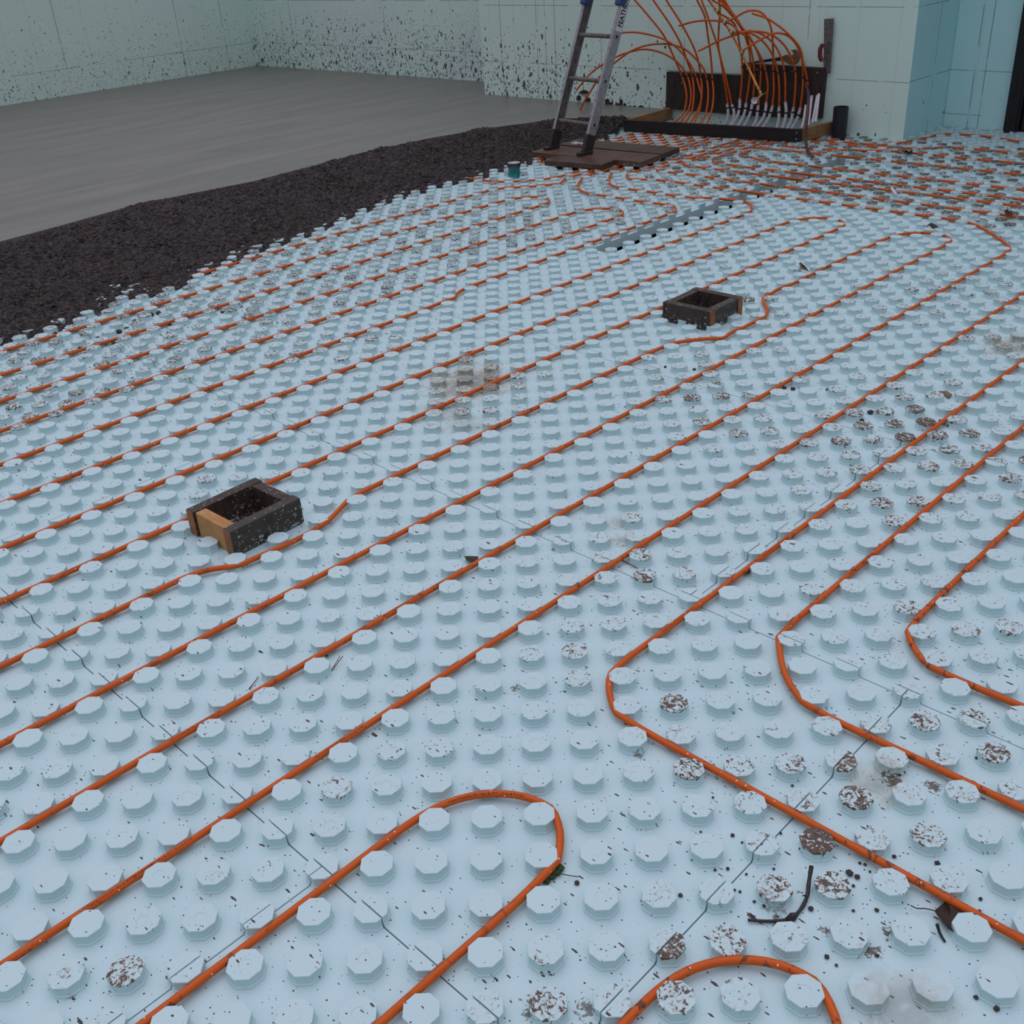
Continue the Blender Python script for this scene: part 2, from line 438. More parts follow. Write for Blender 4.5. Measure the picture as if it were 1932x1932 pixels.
M['brown_hose'] = flat('brown_hose', (0.07, 0.035, 0.03), 0.5, 0.4, 0, 0.4, 60)
M['leaf'] = flat('dead_leaf', (0.035, 0.022, 0.015), 0.55, 0.4, 0, 0.5, 80, 0.4)
M['leaf_tan'] = flat('tan_leaf', (0.16, 0.11, 0.06), 0.6, 0.4, 0, 0.4, 80, 0.3)
M['moss'] = flat('green_moss', (0.03, 0.055, 0.015), 0.7, 0.3, 0, 0.5, 150, 0.4)
M['twig'] = flat('wet_bark', (0.014, 0.011, 0.009), 0.4, 0.5, 0, 0.4, 120, 0.4)
M['straw'] = flat('red_brown_needle', (0.14, 0.06, 0.03), 0.6, 0.3, 0, 0.3, 100)
M['soil'] = flat('wet_soil', (0.045, 0.035, 0.028), 0.65, 0.4, 0, 0.4, 150, 0.5)
M['membrane'] = flat('black_membrane', (0.010, 0.010, 0.012), 0.5, 0.4, 0, 0.3, 25, 0.2)
M['door_dark'] = flat('dark_door_skin', (0.024, 0.022, 0.021), 0.55, 0.4, 0, 0.25, 20)
M['ground'] = flat('dark_gravel', (0.02, 0.02, 0.019), 0.9, 0.2, 0, 0.5, 60)

# ------------------------------------------------------------------ setting: ground, walls, slab
def plane_obj(name, pts, mat):
    b = MB(); b.add(pts, [tuple(range(len(pts)))]); return b.build(name, mat)
g = MB(); g.box((3.2, 5.6, -0.115), (14.0, 16.6, 0.05))
tag(g.build('floor', M['ground']), kind='structure')
HT = 2.82
YL = 158.4 * P
def wall(name, x0, x1, y0, y1, z0, z1, mat):
    b = MB(); b.box(((x0 + x1) / 2, (y0 + y1) / 2, (z0 + z1) / 2), (x1 - x0, y1 - y0, z1 - z0))
    return tag(b.build(name, mat), kind='structure')
XB, XM = 99.3 * P, 90.6 * P
wall('wall_left', -3.0, XB + 0.35, YL, YL + 0.3, -0.08, HT, M['wall_left'])
wall('wall_back', XB, XB + 0.3, 92.2 * P + 0.002, YL, -0.08, HT, M['wall_back'])
wall('wall_middle', XM, XB + 0.3, 34.2 * P + 0.3, 92.2 * P, -0.08, HT, M['wall_mid'])
b = MB(); b.box(((XM + XB + 0.3) / 2, 34.2 * P + 0.15, HT / 2 - 0.04), (XB + 0.3 - XM, 0.3, HT + 0.08))
ret = tag(b.build('wall_return', M['wall_mid']), kind='structure')
ret.data.materials.append(M['wall_return'])
for p in ret.data.polygons:
    if p.normal.y < -0.5: p.material_index = 1
wall('wall_right', XB, XB + 0.3, 27.93 * P, 34.2 * P - 0.002, 0.0, HT, M['wall_right'])
wall('wall_far_right', XB, XB + 0.3, -3.0, 14.0 * P, 0.0, HT, M['wall_right'])
dk = MB(); dk.box((8.0, 2.4, 2.945), (2.2, 10.8, 0.25))  # unseen deck, added overhead to darken the far end
tag(dk.build('added_shade_deck', M['wood_tan']), kind='structure')
# black membrane-wrapped jamb and dark ribbed door leaf at the right-hand edge
b = MB(); b.box((XB + 0.06, 27.2 * P, HT / 2), (0.22, 1.46 * P, HT), None, 0.01)
b.box((XB - 0.01, 26.95 * P, HT / 2 + 0.01), (0.1, 0.5 * P, HT - 0.02), None, 0.006)
tag(b.build('trim_1', M['membrane']), kind='structure')
b = MB(); b.box((XB + 0.02, 20.2 * P, HT / 2 + 0.005), (0.05, 12.4 * P, HT - 0.05))
for k in range(24): b.box((XB - 0.01, 26.2 * P - k * 0.5 * P, HT / 2), (0.02, 0.26 * P, HT - 0.06), None, 0.004)
tag(b.build('door_1', M['door_dark']), kind='structure')

# finished slab, and the rough leading edge of the pour that drops onto the panels
ZS = 0.1016
EDGE = [(-74.6, -20), (-74.4, 19), (-74.9, 24), (-76.2, 32), (-75.6, 36), (-74.6, 43), (-75.3, 52), (-75.6, 59), (-75.2, 66), (-73.0, 74), (-70.4, 79.5), (-66.0, 82.5), (-63.2, 84.2)]
FOOT = [(-52.8, -20), (-53.2, 9.7), (-52.4, 13), (-54.6, 19), (-54.2, 23), (-55.7, 28), (-56.4, 31.5), (-58.3, 39), (-60.4, 47), (-60.5, 55), (-60.3, 61), (-60.6, 66), (-61.2, 74), (-61.6, 79), (-62.3, 81.6)]
slab_poly = [(-158.4, -20), (-74.6, -20)] + EDGE[1:] + [(-62.3, 86), (-62.3, 90.6), (-92.2, 90.6), (-92.2, 99.3), (-158.4, 99.3)]
b = MB(); b.prism([W(c, d, ZS - 0.08) for c, d in slab_poly], (0, 0, 0.08))
o = b.build('concrete_slab', M['slab'])
tag(o, 'smooth wet grey concrete slab filling the corner between the splattered walls', 'concrete slab')

b = MB()
for k, (px, w_, h_) in enumerate(((1091, 8, 9), (1108, 10, 8), (1145, 8, 12), (1152, 6, 7), (1164, 9, 7), (1171, 6, 16), (1178, 5, 9), (1187, 12, 6), (1196, 6, 8), (1208, 12, 10), (1216, 5, 6), (1101, 14, 0))):
    y0 = 181 + (px - 1091) * 0.17 + 8
    if h_ == 0:
        pts = [at_x(px + 9 * math.cos(q), 177 - 7 * math.sin(q), XM - 0.012) for q in (0, .5, 1.0, 1.6, 2.2, 2.7, 3.14)]
    else:
        pts = [at_x(px - w_ / 2, y0, XM - 0.012), at_x(px + w_ / 2, y0, XM - 0.012), at_x(px + w_ / 2 - 1, y0 - h_ * 0.8, XM - 0.012), at_x(px, y0 - h_, XM - 0.012), at_x(px - w_ / 2 + 1, y0 - h_ * 0.7, XM - 0.012)]
    b.prism(pts, (0.014, 0, 0))
o = b.build('concrete_smear', M['heap'])
tag(o, 'row of dark concrete smears on the wall foot behind the ladder', 'concrete smear', kind='stuff')

def interp(path, t):
    L = [0.0]
    for a, q in zip(path, path[1:]): L.append(L[-1] + math.hypot(q[0] - a[0], q[1] - a[1]))
    s = t * L[-1]
    for i in range(len(path) - 1):
        if s <= L[i + 1] or i == len(path) - 2:
            k = (s - L[i]) / max(L[i + 1] - L[i], 1e-9)
            return (path[i][0] + (path[i + 1][0] - path[i][0]) * k, path[i][1] + (path[i + 1][1] - path[i][1]) * k)
def by_d(path, d):
    for a, q in zip(path, path[1:]):
        if d <= q[1]:
            k = (d - a[1]) / max(q[1] - a[1], 1e-9); return a[0] + (q[0] - a[0]) * k
    return path[-1][0]
# heap grid: s along the front, u from slab edge to foot
NS, NU = 1000, 170
vs = []; fs = []
for i in range(NS + 1):
    t = i / NS
    # rows follow d until the slab edge turns towards the wooden form
    d_f = -18 + t * (81.6 + 18)
    d_e = -18 + t * (84.2 + 18)
    cf = by_d(FOOT, d_f); ce = by_d(EDGE, d_e)
    cf += 0.9 * noise.noise(Vector((d_f * 0.21, 3.1, 0))) + 0.6 * noise.noise(Vector((d_f * 0.8, 7.1, 0)))
    ce += 0.35 * noise.noise(Vector((d_e * 0.3, 1.1, 0))) + 0.15 * noise.noise(Vector((d_e * 1.2, 1.1, 4)))
    for j in range(NU + 1):
        u = j / NU
        c = ce + (cf - ce) * u; d = d_e + (d_f - d_e) * u
        p = W(c, d, 0)
        prof = 0.1005 + 0.016 * math.sin(min(u / 0.35, 1) * math.pi) * 1.0
        if u > 0.25:
            k = (u - 0.25) / 0.75
            prof = 0.1005 * (1 - 0.55 * k - 0.45 * k ** 9) + 0.016 * max(0, math.sin(min(u / 0.35, 1) * math.pi)) - 0.004 * k
        amp = min(1.0, u / 0.05) * (1.0 - 0.5 * max(0, (u - 0.85) / 0.15))
        big = noise.noise(Vector((p.x * 2.3, p.y * 2.3, 1.0))) * 0.034 + noise.noise(Vector((p.x * 6, p.y * 6, 2.0))) * 0.014
        lump = (0.5 - abs(noise.noise(Vector((p.x * 17, p.y * 17, 5.0))))) * 0.044 + (0.4 - abs(noise.noise(Vector((p.x * 38, p.y * 38, 8.0))))) * 0.020 + noise.noise(Vector((p.x * 80, p.y * 80, 3.0))) * 0.007 - 0.015
        vs.append((p.x, p.y, max(prof + amp * (big + lump - 0.004), -0.006 if u > 0.9 else 0.0)))
for i in range(NS):
    for j in range(NU):
        a = i * (NU + 1) + j
        fs.append((a, a + 1, a + NU + 2, a + NU + 1))
b = MB(); b.add(vs, fs, True)
tag(b.build('fresh_concrete', M['heap']), 'dark lumpy band of freshly placed concrete along the slab front', 'fresh concrete', kind='stuff')

# ------------------------------------------------------------------ studded foam panels
def cdp(px, py, z=H):
    w = at_z(px, py, z); return (-w.y / P, w.x / P)
HOT = [(60, 690, 5, .55), (300, 690, 5, .4), (560, 660, 5, .4), (680, 650, 3, .55), (640, 640, 3, .4), (880, 690, 3, .5), (920, 730, 3, .7), (850, 775, 2.0, .5), (920, 775, 1.6, .6),
       (1250, 700, 4, .4), (1330, 760, 3, .75), (1310, 690, 3, .5), (1420, 800, 3, .55), (1560, 830, 4, .5), (1500, 690, 4, .4), (1700, 800, 3.5, .85), (1800, 860, 3, .6), (1640, 880, 3, .5),
       (1890, 880, 3, .6), (1620, 960, 3, .45), (1700, 940, 2.5, .5), (1680, 730, 4, .45), (1770, 740, 3, .4), (1750, 560, 6, .45), (1600, 500, 6, .3), (1500, 600, 5, .3), (1880, 640, 4, .4), (1850, 540, 6, .4),
       (1210, 1065, 1.6, .7), (1165, 985, 1.2, .55), (1100, 1230, 1.6, .45), (1150, 1180, 1.6, .45), (1280, 1330, 1.2, .5), (1310, 1440, 1.2, .5), (1270, 1390, 1.2, .4), (1600, 1430, 1.8, .6), (1520, 1520, 1.6, .7), (1620, 1500, 1.3, .5),
       (1700, 1190, 2.2, .35), (1830, 1190, 1.3, .9), (1760, 1130, 1.4, .5), (1560, 1140, 1.6, .45), (1480, 1675, 1.1, .95), (1570, 1665, 1.0, .8), (1545, 1590, 1.1, .9), (1375, 1770, 1.1, .9), (1440, 1520, 1.0, .5),
       (1050, 1900, 1.4, .55), (1270, 1895, 1.2, .6), (1270, 1780, 1.0, .6), (1700, 1440, 1.5, .5), (1850, 1400, 2, .5), (1755, 1370, 1.5, .5), (1760, 1590, 1.2, .4), (1800, 1500, 1.0, .3),
       (230, 1845, .9, .95), (638, 1480, .9, .5), (745, 1415, .9, .55), (810, 1415, .8, .25), (495, 895, 1.4, .55), (400, 905, 1.6, .45), (510, 745, 2, .3),
       (880, 440, 6, .45), (960, 400, 5, .55), (830, 400, 5, .4), (1150, 420, 5, .45), (1100, 440, 4, .35), (760, 440, 6, .45), (650, 500, 6, .4), (500, 560, 6, .45), (380, 600, 6, .5), (230, 640, 6, .5), (1000, 540, 5, .2),
       (1390, 555, 3, .6), (1340, 480, 5, .35), (1270, 400, 5, .35), (1380, 420, 5, .35)]
HOTCD = [(*cdp(a, q), r, k) for a, q, r, k in HOT]
NEWLEV = []
def mud_level(c, d):
    v = 0.10 if c < 4 and d > 10 else 0.04
    for hc, hd, r, k in HOTCD:
        q = ((c - hc) ** 2 + (d - hd) ** 2) / (r * r)
        if q < 4: v = max(v, k * math.exp(-q * 0.8))
    if d > 62 and c > -52: v = max(v, 0.85 * min(1, (d - 62) / 5) * (1 if d < 92 else 0.25))
    if d > 48 and c < -36: v = max(v, 0.45)
    if c < -38: v = max(v, 0.52)
    x = v * (0.35 + 1.15 * rnd.random())
    return min(1.0, x) if x > 0.06 or rnd.random() < 0.05 else 0.0
PROF = [(1.055, 0.0), (1.045, 0.0028), (0.972, 0.005), (0.958, 0.017), (1.0, 0.0222), (0.985, 0.025)]
OCT = [(0.0344 * math.cos(math.radians(22.5 + 45 * k)), 0.0344 * math.sin(math.radians(22.5 + 45 * k))) for k in range(8)]
def clip(poly, a, b_, lim):
    # keep a*x+b*y <= lim
    out = []
    for i in range(len(poly)):
        p, q = poly[i], poly[(i + 1) % len(poly)]
        dp = a * p[0] + b_ * p[1] - lim; dq = a * q[0] + b_ * q[1] - lim
        if dp <= 0: out.append(p)
        if (dp < 0 < dq) or (dq < 0 < dp):
            k = dp / (dp - dq); out.append((p[0] + (q[0] - p[0]) * k, p[1] + (q[1] - p[1]) * k))
    return out
GAP = 0.0015
SKIP = []      # footprints (c0,c1,d0,d1) where studs were cut away under the form boxes
def skip(c, d):
    return any(a < c < q and e < d < f for a, q, e, f in SKIP)
SKIP += [(-22.4, -19.9, 5.6, 8.3), (-22.1, -19.4, 37.0, 39.7), (-58.6, -57.0, 59.8, 61.6), (-40.9, -39.5, 88.4, 90.0)]
def panel(c0, c1, d0, d1, label, whole_far=False, thick=0.05):
    b = MB(); mud = []
    x0, x1 = d0 * P + GAP, d1 * P - GAP
    y0, y1 = -c1 * P + GAP, -c0 * P - GAP
    b.box(((x0 + x1) / 2, (y0 + y1) / 2, -thick / 2), (x1 - x0, y1 - y0, thick))
    mud += [0.0] * 8
    for d in range(math.ceil(d0), math.floor(d1) + 1):
        for c in range(math.ceil(c0), math.floor(c1) + 1):
            if (c + d) % 2 or skip(c, d): continue
            if (c, d) in NOSTUD: continue
            cx, cy = d * P, -c * P
            whole = whole_far and c == c0
            if c == c0 and not whole_far and c0 == -34: continue
            poly = OCT
            # studs standing on a seam are cut by it
            if d == d0: poly = clip(poly, -1, 0, -GAP)
            if d == d1: poly = clip(poly, 1, 0, -GAP)
            if c == c1: poly = clip(poly, 0, -1, -GAP)
            if c == c0 and not whole: poly = clip(poly, 0, 1, -GAP)
            n = len(poly)
            js = 1 + rnd.uniform(-0.012, 0.012); jz = rnd.uniform(-0.0005, 0.0004)
            rings = list(PROF)
            if whole: rings = [(1.055, -thick)] + rings
            near = c > -30 and d < 45
            if near and n == 8 and rnd.random() < 0.34:
                rings += [(0.36, 0.0250), (0.33, 0.0241 if rnd.random() < 0.7 else 0.0256)]
            vs = []
            for s_, z_ in rings:
                for (x, y) in poly:
                    X = cx + x * s_ * js; Y = cy + y * s_ * js
                    if d == d0: X = max(X, x0)
                    if d == d1: X = min(X, x1)
                    if c == c1: Y = max(Y, y0)
                    if c == c0 and not whole: Y = min(Y, y1)
                    vs.append((X, Y, z_ + (jz if z_ > 0.015 else 0)))
            R = len(rings); fs = []
            for r in range(R - 1):
                for k in range(n):
                    fs.append((r * n + k, r * n + (k + 1) % n, (r + 1) * n + (k + 1) % n, (r + 1) * n + k))
            fs.append(tuple((R - 1) * n + k for k in range(n)))
            b.add(vs, fs)
            mv = mud_level(c, d)
            for s_, z_ in rings:
                mud += [mv if z_ > 0.0215 else (mv * 0.25 if z_ > 0.01 else 0.0)] * n
    o = b.build('insulation_panel', M['foam'])
    a = o.data.attributes.new('mud', 'FLOAT', 'POINT')
    a.data.foreach_set('value', mud)
    return tag(o, label, 'foam panel', 'studded foam floor panels')
NOSTUD = set()
PANELS = [
    (-4, 28, -18, -2, 'pale studded foam panel at the bottom left under the nearest tube loop'),
    (-36, -4, -18, -2, 'pale studded foam panel running along the lower left edge below the near form box'),
    (-68, -36, -18, -2, 'pale studded foam panel reaching under the near end of the lumpy concrete'),
    (4, 36, -2, 14, 'pale studded foam panel at the bottom right carrying the forked black twig'),
    (-28, 4, -2, 14, 'pale studded foam panel carrying the near wooden form box'),
    (-60, -28, -2, 14, 'pale studded foam panel at the left edge half under lumpy concrete'),
    (-4, 28, 14, 30, 'pale studded foam panel at right with the two nested tube bends'),
    (-36, -4, 14, 30, 'pale studded foam panel in mid floor with the brown puddle stain'),
    (-68, -36, 14, 30, 'pale muddy studded foam panel beside the lumpy concrete left of the puddle stain'),
    (4, 36, 30, 46, 'pale studded foam panel just beyond the right edge past the nested bends'),
    (-28, 4, 30, 46, 'pale studded foam panel carrying the far wooden form box'),
    (-60, -28, 30, 46, 'pale studded foam panel left of the far form box where one tube steps sideways'),
    (-92, -60, 30, 46, 'pale studded foam panel mostly buried under the lumpy concrete'),
    (-34, -2, 46, 62, 'pale studded foam panel on the near side of the open channel'),
    (-68, -36, 46, 62, 'pale studded foam panel beside the channel with the green pipe stub'),
    (-2, 30, 46, 62, 'pale studded foam panel at the right edge crossed by two long tubes'),
    (-34, -2, 62, 78, 'muddy studded foam panel at far right under the rows of crossing tubes'),
    (-68, -36, 62, 78, 'muddy studded foam panel partly covered by the planks under the ladder'),
    (-2, 30, 62, 78, 'studded foam panel out at the far right edge under the crossing tubes'),
    (-34, -2, 78, 99.2, 'studded foam panel in the right-hand recess against the wall'),
    (-68, -36, 78, 90.5, 'studded foam panel in front of the manifold board under the bunched tubes'),
    (-36, -34.2, 84.5, 90.5, 'small foam filler strip at the foot of the projecting wall corner'),
]
for c0, c1, d0, d1, lab in PANELS:
    panel(c0, c1, d0, d1, lab, whole_far=(c0 == -34 and d0 in (46, 62, 78)))

# ------------------------------------------------------------------ floor heating tubes
R_T = 0.0081
Z_T = 0.0165
def floor_tube(pts, label, zends=None):
    pts = [list(q) for q in pts]
    for a, q in zip(pts, pts[1:]):            # long runs lie in a gap between stud rows
        if abs(a[0] - q[0]) < 1.0 and abs(a[1] - q[1]) > 3.2:
            a[0] = math.floor(a[0]) + 0.5; q[0] = math.floor(q[0]) + 0.5
        elif abs(a[1] - q[1]) < 1.0 and abs(a[0] - q[0]) > 3.2:
            a[1] = math.floor(a[1]) + 0.5; q[1] = math.floor(q[1]) + 0.5
    path = smooth_path([W(c, d, Z_T) for c, d in pts], 0.02, 2 * P)
    fine = [path[0]]
    for a, q in zip(path, path[1:]):
        k = max(1, int((q - a).length / 0.02)); fine += [a + (q - a) * (i + 1) / k for i in range(k)]
    path = fine
    # the tube snaps into the gaps between studs: keep it clear of every stud
    CL_ = 0.0325
    for it in range(14):
        for i, p in enumerate(path):
            d = p.x / P; c = -p.y / P
            for dd in range(math.floor(d) - 1, math.floor(d) + 3):
                for cc in range(math.floor(c) - 1, math.floor(c) + 3):
                    if (dd + cc) % 2: continue
                    v = Vector((p.x - dd * P, p.y + cc * P, 0))
                    if 1e-6 < v.length < CL_:
                        v = v.normalized() * (CL_ - v.length); p.x += v.x; p.y += v.y
        if it < 13:
            path = [path[0]] + [a * 0.25 + p * 0.5 + q * 0.25 for a, p, q in zip(path, path[1:], path[2:])] + [path[-1]]
    b = MB(); b.tube(path, R_T, 12)
    o = b.build('heating_tube', M['tube'], None, path[0])
    tag(o, label, 'tube', 'orange floor heating tubes')
    return o, path
T = {}
def U(cl, n):      # hairpin between the gaps cl and cl+4, apex near d = n+3.6
    m = cl + 3.5
    return [(c + m, d + n) for c, d in ((-3.5, 0.6), (-3.42, 1.5), (-3.1, 2.25), (-2.6, 2.87), (-1.85, 3.38), (-1.05, 3.6), (-0.38, 3.4), (0.12, 2.8), (0.43, 1.8), (0.5, 0.6))]
T['loop_near'] = floor_tube([(-3.5, -14)] + U(-3.5, 0) + [(0.5, -9)],
    'orange tube making the complete loop nearest the bottom centre')
T['a'] = floor_tube([(16, 7.5), (10, 7.5), (3, 7.5), (-0.8, 7.5), (-1.7, 7.52), (-2.4, 7.65), (-3.0, 8.08), (-3.4, 8.7), (-3.55, 9.5), (-3.5, 10.8), (-3.5, 16), (-3.7, 28), (-3.62, 38), (-3.4, 44), (-3.4, 62)],
    'orange tube bending sharply back at centre right, leftmost of the three nested bends')
T['b'] = floor_tube([(14, 11.55), (5, 11.5), (2.2, 11.5), (1.35, 11.8), (0.7, 12.4), (0.15, 13.05), (-0.28, 13.7), (-0.48, 14.5), (-0.5, 16), (-0.5, 22), (-0.5, 34), (-0.5, 62)],
    'orange tube with the middle one of the three nested bends at right')
T['c'] = floor_tube([(14, 15.7), (6.7, 15.7), (4.6, 15.5), (3.9, 15.55), (3.35, 15.78), (2.87, 16.22), (2.55, 16.9), (2.5, 18), (2.5, 20), (2.55, 24), (2.5, 62)],
    'orange tube with the rightmost of the three nested bends')
T['d'] = floor_tube([(4.5, -8)] + U(4.5, 0) + [(8.5, -8)],
    'orange tube arching over the bottom edge at lower right')
T['e'] = floor_tube([(-7.5, -18), (-7.5, -9), (-7.5, 20), (-7.6, 30), (-7.55, 37), (-7.4, 45), (-7.4, 70)],
    'straight orange tube crossing the whole floor just beyond the nearest loop')
T['f'] = floor_tube([(-11.45, -18), (-11.4, -7), (-11.5, 20), (-11.6, 40), (-11.5, 50), (-11.4, 56), (-11.5, 59.2), (-11.62, 60.2), (-12.15, 61.15), (-13.3, 62.4), (-14.5, 63.6), (-15.5, 64.6), (-16.5, 65.2), (-18, 65.5), (-20, 65.5), (-26, 65.6), (-32.4, 65.6), (-36.3, 65.4), (-40.3, 65.2), (-44.2, 65.1), (-46.1, 64.9), (-47.5, 64.95), (-48.35, 65.4), (-48.8, 66.1), (-48.9, 68.4), (-48.8, 75), (-48.6, 86.4)],
    'orange tube sweeping round the big right-hand curve and back to the manifold')
T['g'] = floor_tube([(-15.45, -18), (-15.4, -5.7), (-15.6, 20), (-15.8, 40), (-15.75, 50), (-15.65, 56)] + U(-19.5, 58)[::-1] + [(-19.5, 57), (-19.95, 50), (-19.95, 45.8), (-19.9, 43.9), (-19.4, 42.6), (-18, 41.2), (-17.6, 40.2), (-17.65, 38.5), (-17.75, 37), (-18.1, 35.7), (-19.2, 34.3), (-19.6, 32), (-19.5, 20), (-19.6, 12.2), (-19.5, 11.1), (-19.1, 10.2), (-18.6, 9.2), (-18.4, 7.8), (-18.5, 6), (-19, 4.8), (-19.5, 3.6), (-19.6, 1.5), (-19.6, -5), (-19.5, -18)],
    'orange tube stepping around the near sides of both wooden form boxes')
T['h'] = floor_tube([(-23.5, -18), (-23.6, 0), (-23.7, 16), (-23.45, 42), (-23.75, 48), (-23.8, 56)] + U(-27.5, 58)[::-1] + [(-27.5, 56), (-27.6, 52), (-27.6, 46), (-27.7, 30), (-27.7, 0), (-27.8, -18)],
    'orange tube passing behind both form boxes and looping back beyond the far one')
T['i'] = floor_tube([(-31.7, -18), (-31.8, 1), (-31.7, 30), (-31.75, 55), (-31.8, 59.5), (-32, 60.9), (-32.5, 61.8), (-33.3, 62.5), (-34.3, 62.8), (-35.7, 62.5), (-37, 62.3), (-39, 61.9), (-43.7, 61.7), (-45.5, 61.35), (-46.8, 61.65), (-47.9, 62.5), (-49.1, 64), (-50.1, 65.7), (-50.3, 68), (-50.2, 75), (-50.2, 86.4)],
    'orange tube turning across the open channel and curling up to the manifold')
T['j'] = floor_tube([(-35.6, -18), (-35.6, 2.6), (-35.55, 28.9), (-35.75, 31.5), (-36.4, 33.4), (-36.7, 35), (-36.6, 40), (-36.6, 54), (-36.65, 56), (-36.95, 57.6), (-37.8, 58.7), (-38.9, 58.95), (-40, 58.7), (-44, 58.45), (-45.8, 58.4), (-46.9, 58.45), (-47.75, 58.65), (-49.05, 59.65), (-50.1, 60.9), (-50.85, 62.3), (-51.2, 64.3), (-51.4, 68), (-51.4, 75), (-51.4, 86.4)],
    'orange tube with a sideways step that skirts the far side of the channel')
T['k'] = floor_tube([(-39.7, -18), (-39.5, 38.7), (-39.5, 50)] + U(-43.5, 52)[::-1] + [(-43.5, 50), (-43.5, 40), (-43.6, 6), (-43.6, -18)],
    'orange tube loop ending in mid floor left of the channel')
T['l'] = floor_tube([(-47.6, -18), (-47.45, 45), (-47.5, 50)] + U(-51.5, 52)[::-1] + [(-51.5, 50), (-51.5, 48), (-51.7, 10), (-51.7, -18)],
    'orange tube loop closest to the lumpy concrete, ending below the green pipe stub')
T['m'] = floor_tube([(-55.4, 20), (-55.4, 52), (-55.3, 54.5), (-55.2, 56), (-54.8, 56.4), (-53.9, 57.2), (-52.8, 58.1), (-52.3, 58.9), (-51.95, 60.5), (-52.2, 63), (-52.5, 68), (-52.4, 86.4)],
    'orange tube leaving the lumpy concrete in front of the green pipe stub')
T['n'] = floor_tube([(-64, 57), (-60, 57.5), (-56.9, 58.0), (-55.6, 58.95), (-54.6, 60), (-53.8, 61), (-53.3, 63), (-53.4, 68), (-53.4, 86.4)],
    'orange tube emerging from the concrete right at the green pipe stub')
T['o'] = floor_tube([(2, 68.3), (-14.7, 68.3), (-21, 68.35), (-28, 68.7), (-34, 68.55), (-37.2, 68.3), (-41, 68.2), (-45.2, 68.05), (-46.2, 68.1), (-47.2, 68.5), (-47.75, 69.3), (-47.7, 71), (-47.6, 86.4)],
    'second nearest of the orange tubes crossing the far right floor')
T['p'] = floor_tube([(2, 71.6), (-16, 71.5), (-24, 71.5), (-30.2, 71.8), (-36.3, 71.5), (-40.3, 71.4), (-44.4, 71.55), (-45.6, 71.55), (-46.7, 72), (-47.1, 72.9), (-46.9, 75), (-46.9, 86.4)],
    'third nearest of the orange tubes crossing the far right floor')
T['q'] = floor_tube([(2, 73.5), (-18, 73.5), (-24, 73.7), (-29, 73.9), (-36.4, 73.7), (-41.5, 73.8), (-44.3, 73.9), (-45.2, 74.5), (-45.6, 75.7), (-45.6, 80), (-45.6, 86.4)],
    'fourth nearest of the orange tubes crossing the far right floor')
T['r'] = floor_tube([(2, 76.7), (-19, 76.75), (-27.3, 76.9), (-33.5, 76.9), (-39.4, 76.8), (-42.3, 77.0), (-43.9, 77.7), (-44.5, 79.05), (-44.6, 80.5), (-44.6, 86.4)],
    'orange tube curling into the manifold just right of the tightly bunched tubes')
T['s'] = floor_tube([(2, 81.1), (-21, 81.2), (-27.3, 81.5), (-34, 81.8), (-38, 81.5), (-41.5, 81), (-43.1, 81.05), (-44.0, 81.45), (-44.4, 82.7), (-44.35, 86.4)],
    'orange tube tucking under the manifold board in front of the brown hose end')
T['t'] = floor_tube([(2, 85.2), (-21, 85.3), (-27, 85.4), (-29.5, 85.85), (-32.8, 85.3), (-36.3, 84.2), (-40.1, 83.2), (-41.8, 83.05), (-43.0, 83.3), (-43.6, 84.4), (-43.6, 86.4)],
    'orange tube running past the right end of the manifold board')
T['u'] = floor_tube([(2, 89.5), (-23, 89.5), (-27.3, 89.8), (-29.6, 89), (-30.6, 87.9), (-31.7, 87.15), (-32.8, 87.2), (-35.7, 86.6), (-38, 86.1), (-40.2, 86.2), (-41.8, 86.3), (-43, 86.6)],
    'orange tube dipping slightly in front of the wall corner, second from the wall')
T['v'] = floor_tube([(2, 94.8), (-24.6, 94.9), (-27.9, 95.3), (-30.2, 95.75), (-31.9, 95.2), (-32.7, 94.2), (-33.0, 92.5), (-33.4, 90.2), (-33.9, 88.9), (-34.4, 87.9), (-36, 87.2), (-40.2, 87.0), (-43, 87.2)],
    'orange tube bulging into the right-hand recess nearest the wall')
for k, c in enumerate((-54.4, -55.45, -56.4, -57.45, -58.5, -59.4, -60.4)):
    floor_tube([(c - 0.3, 66), (c, 72), (c + 0.1, 78), (c + 0.2, 86.0)],
        'orange tube in the tight bunch behind the planks, ' + ('rightmost', 'second from its right', 'third from its right', 'fourth from its right', 'third from its left', 'second from its left', 'leftmost')[k])

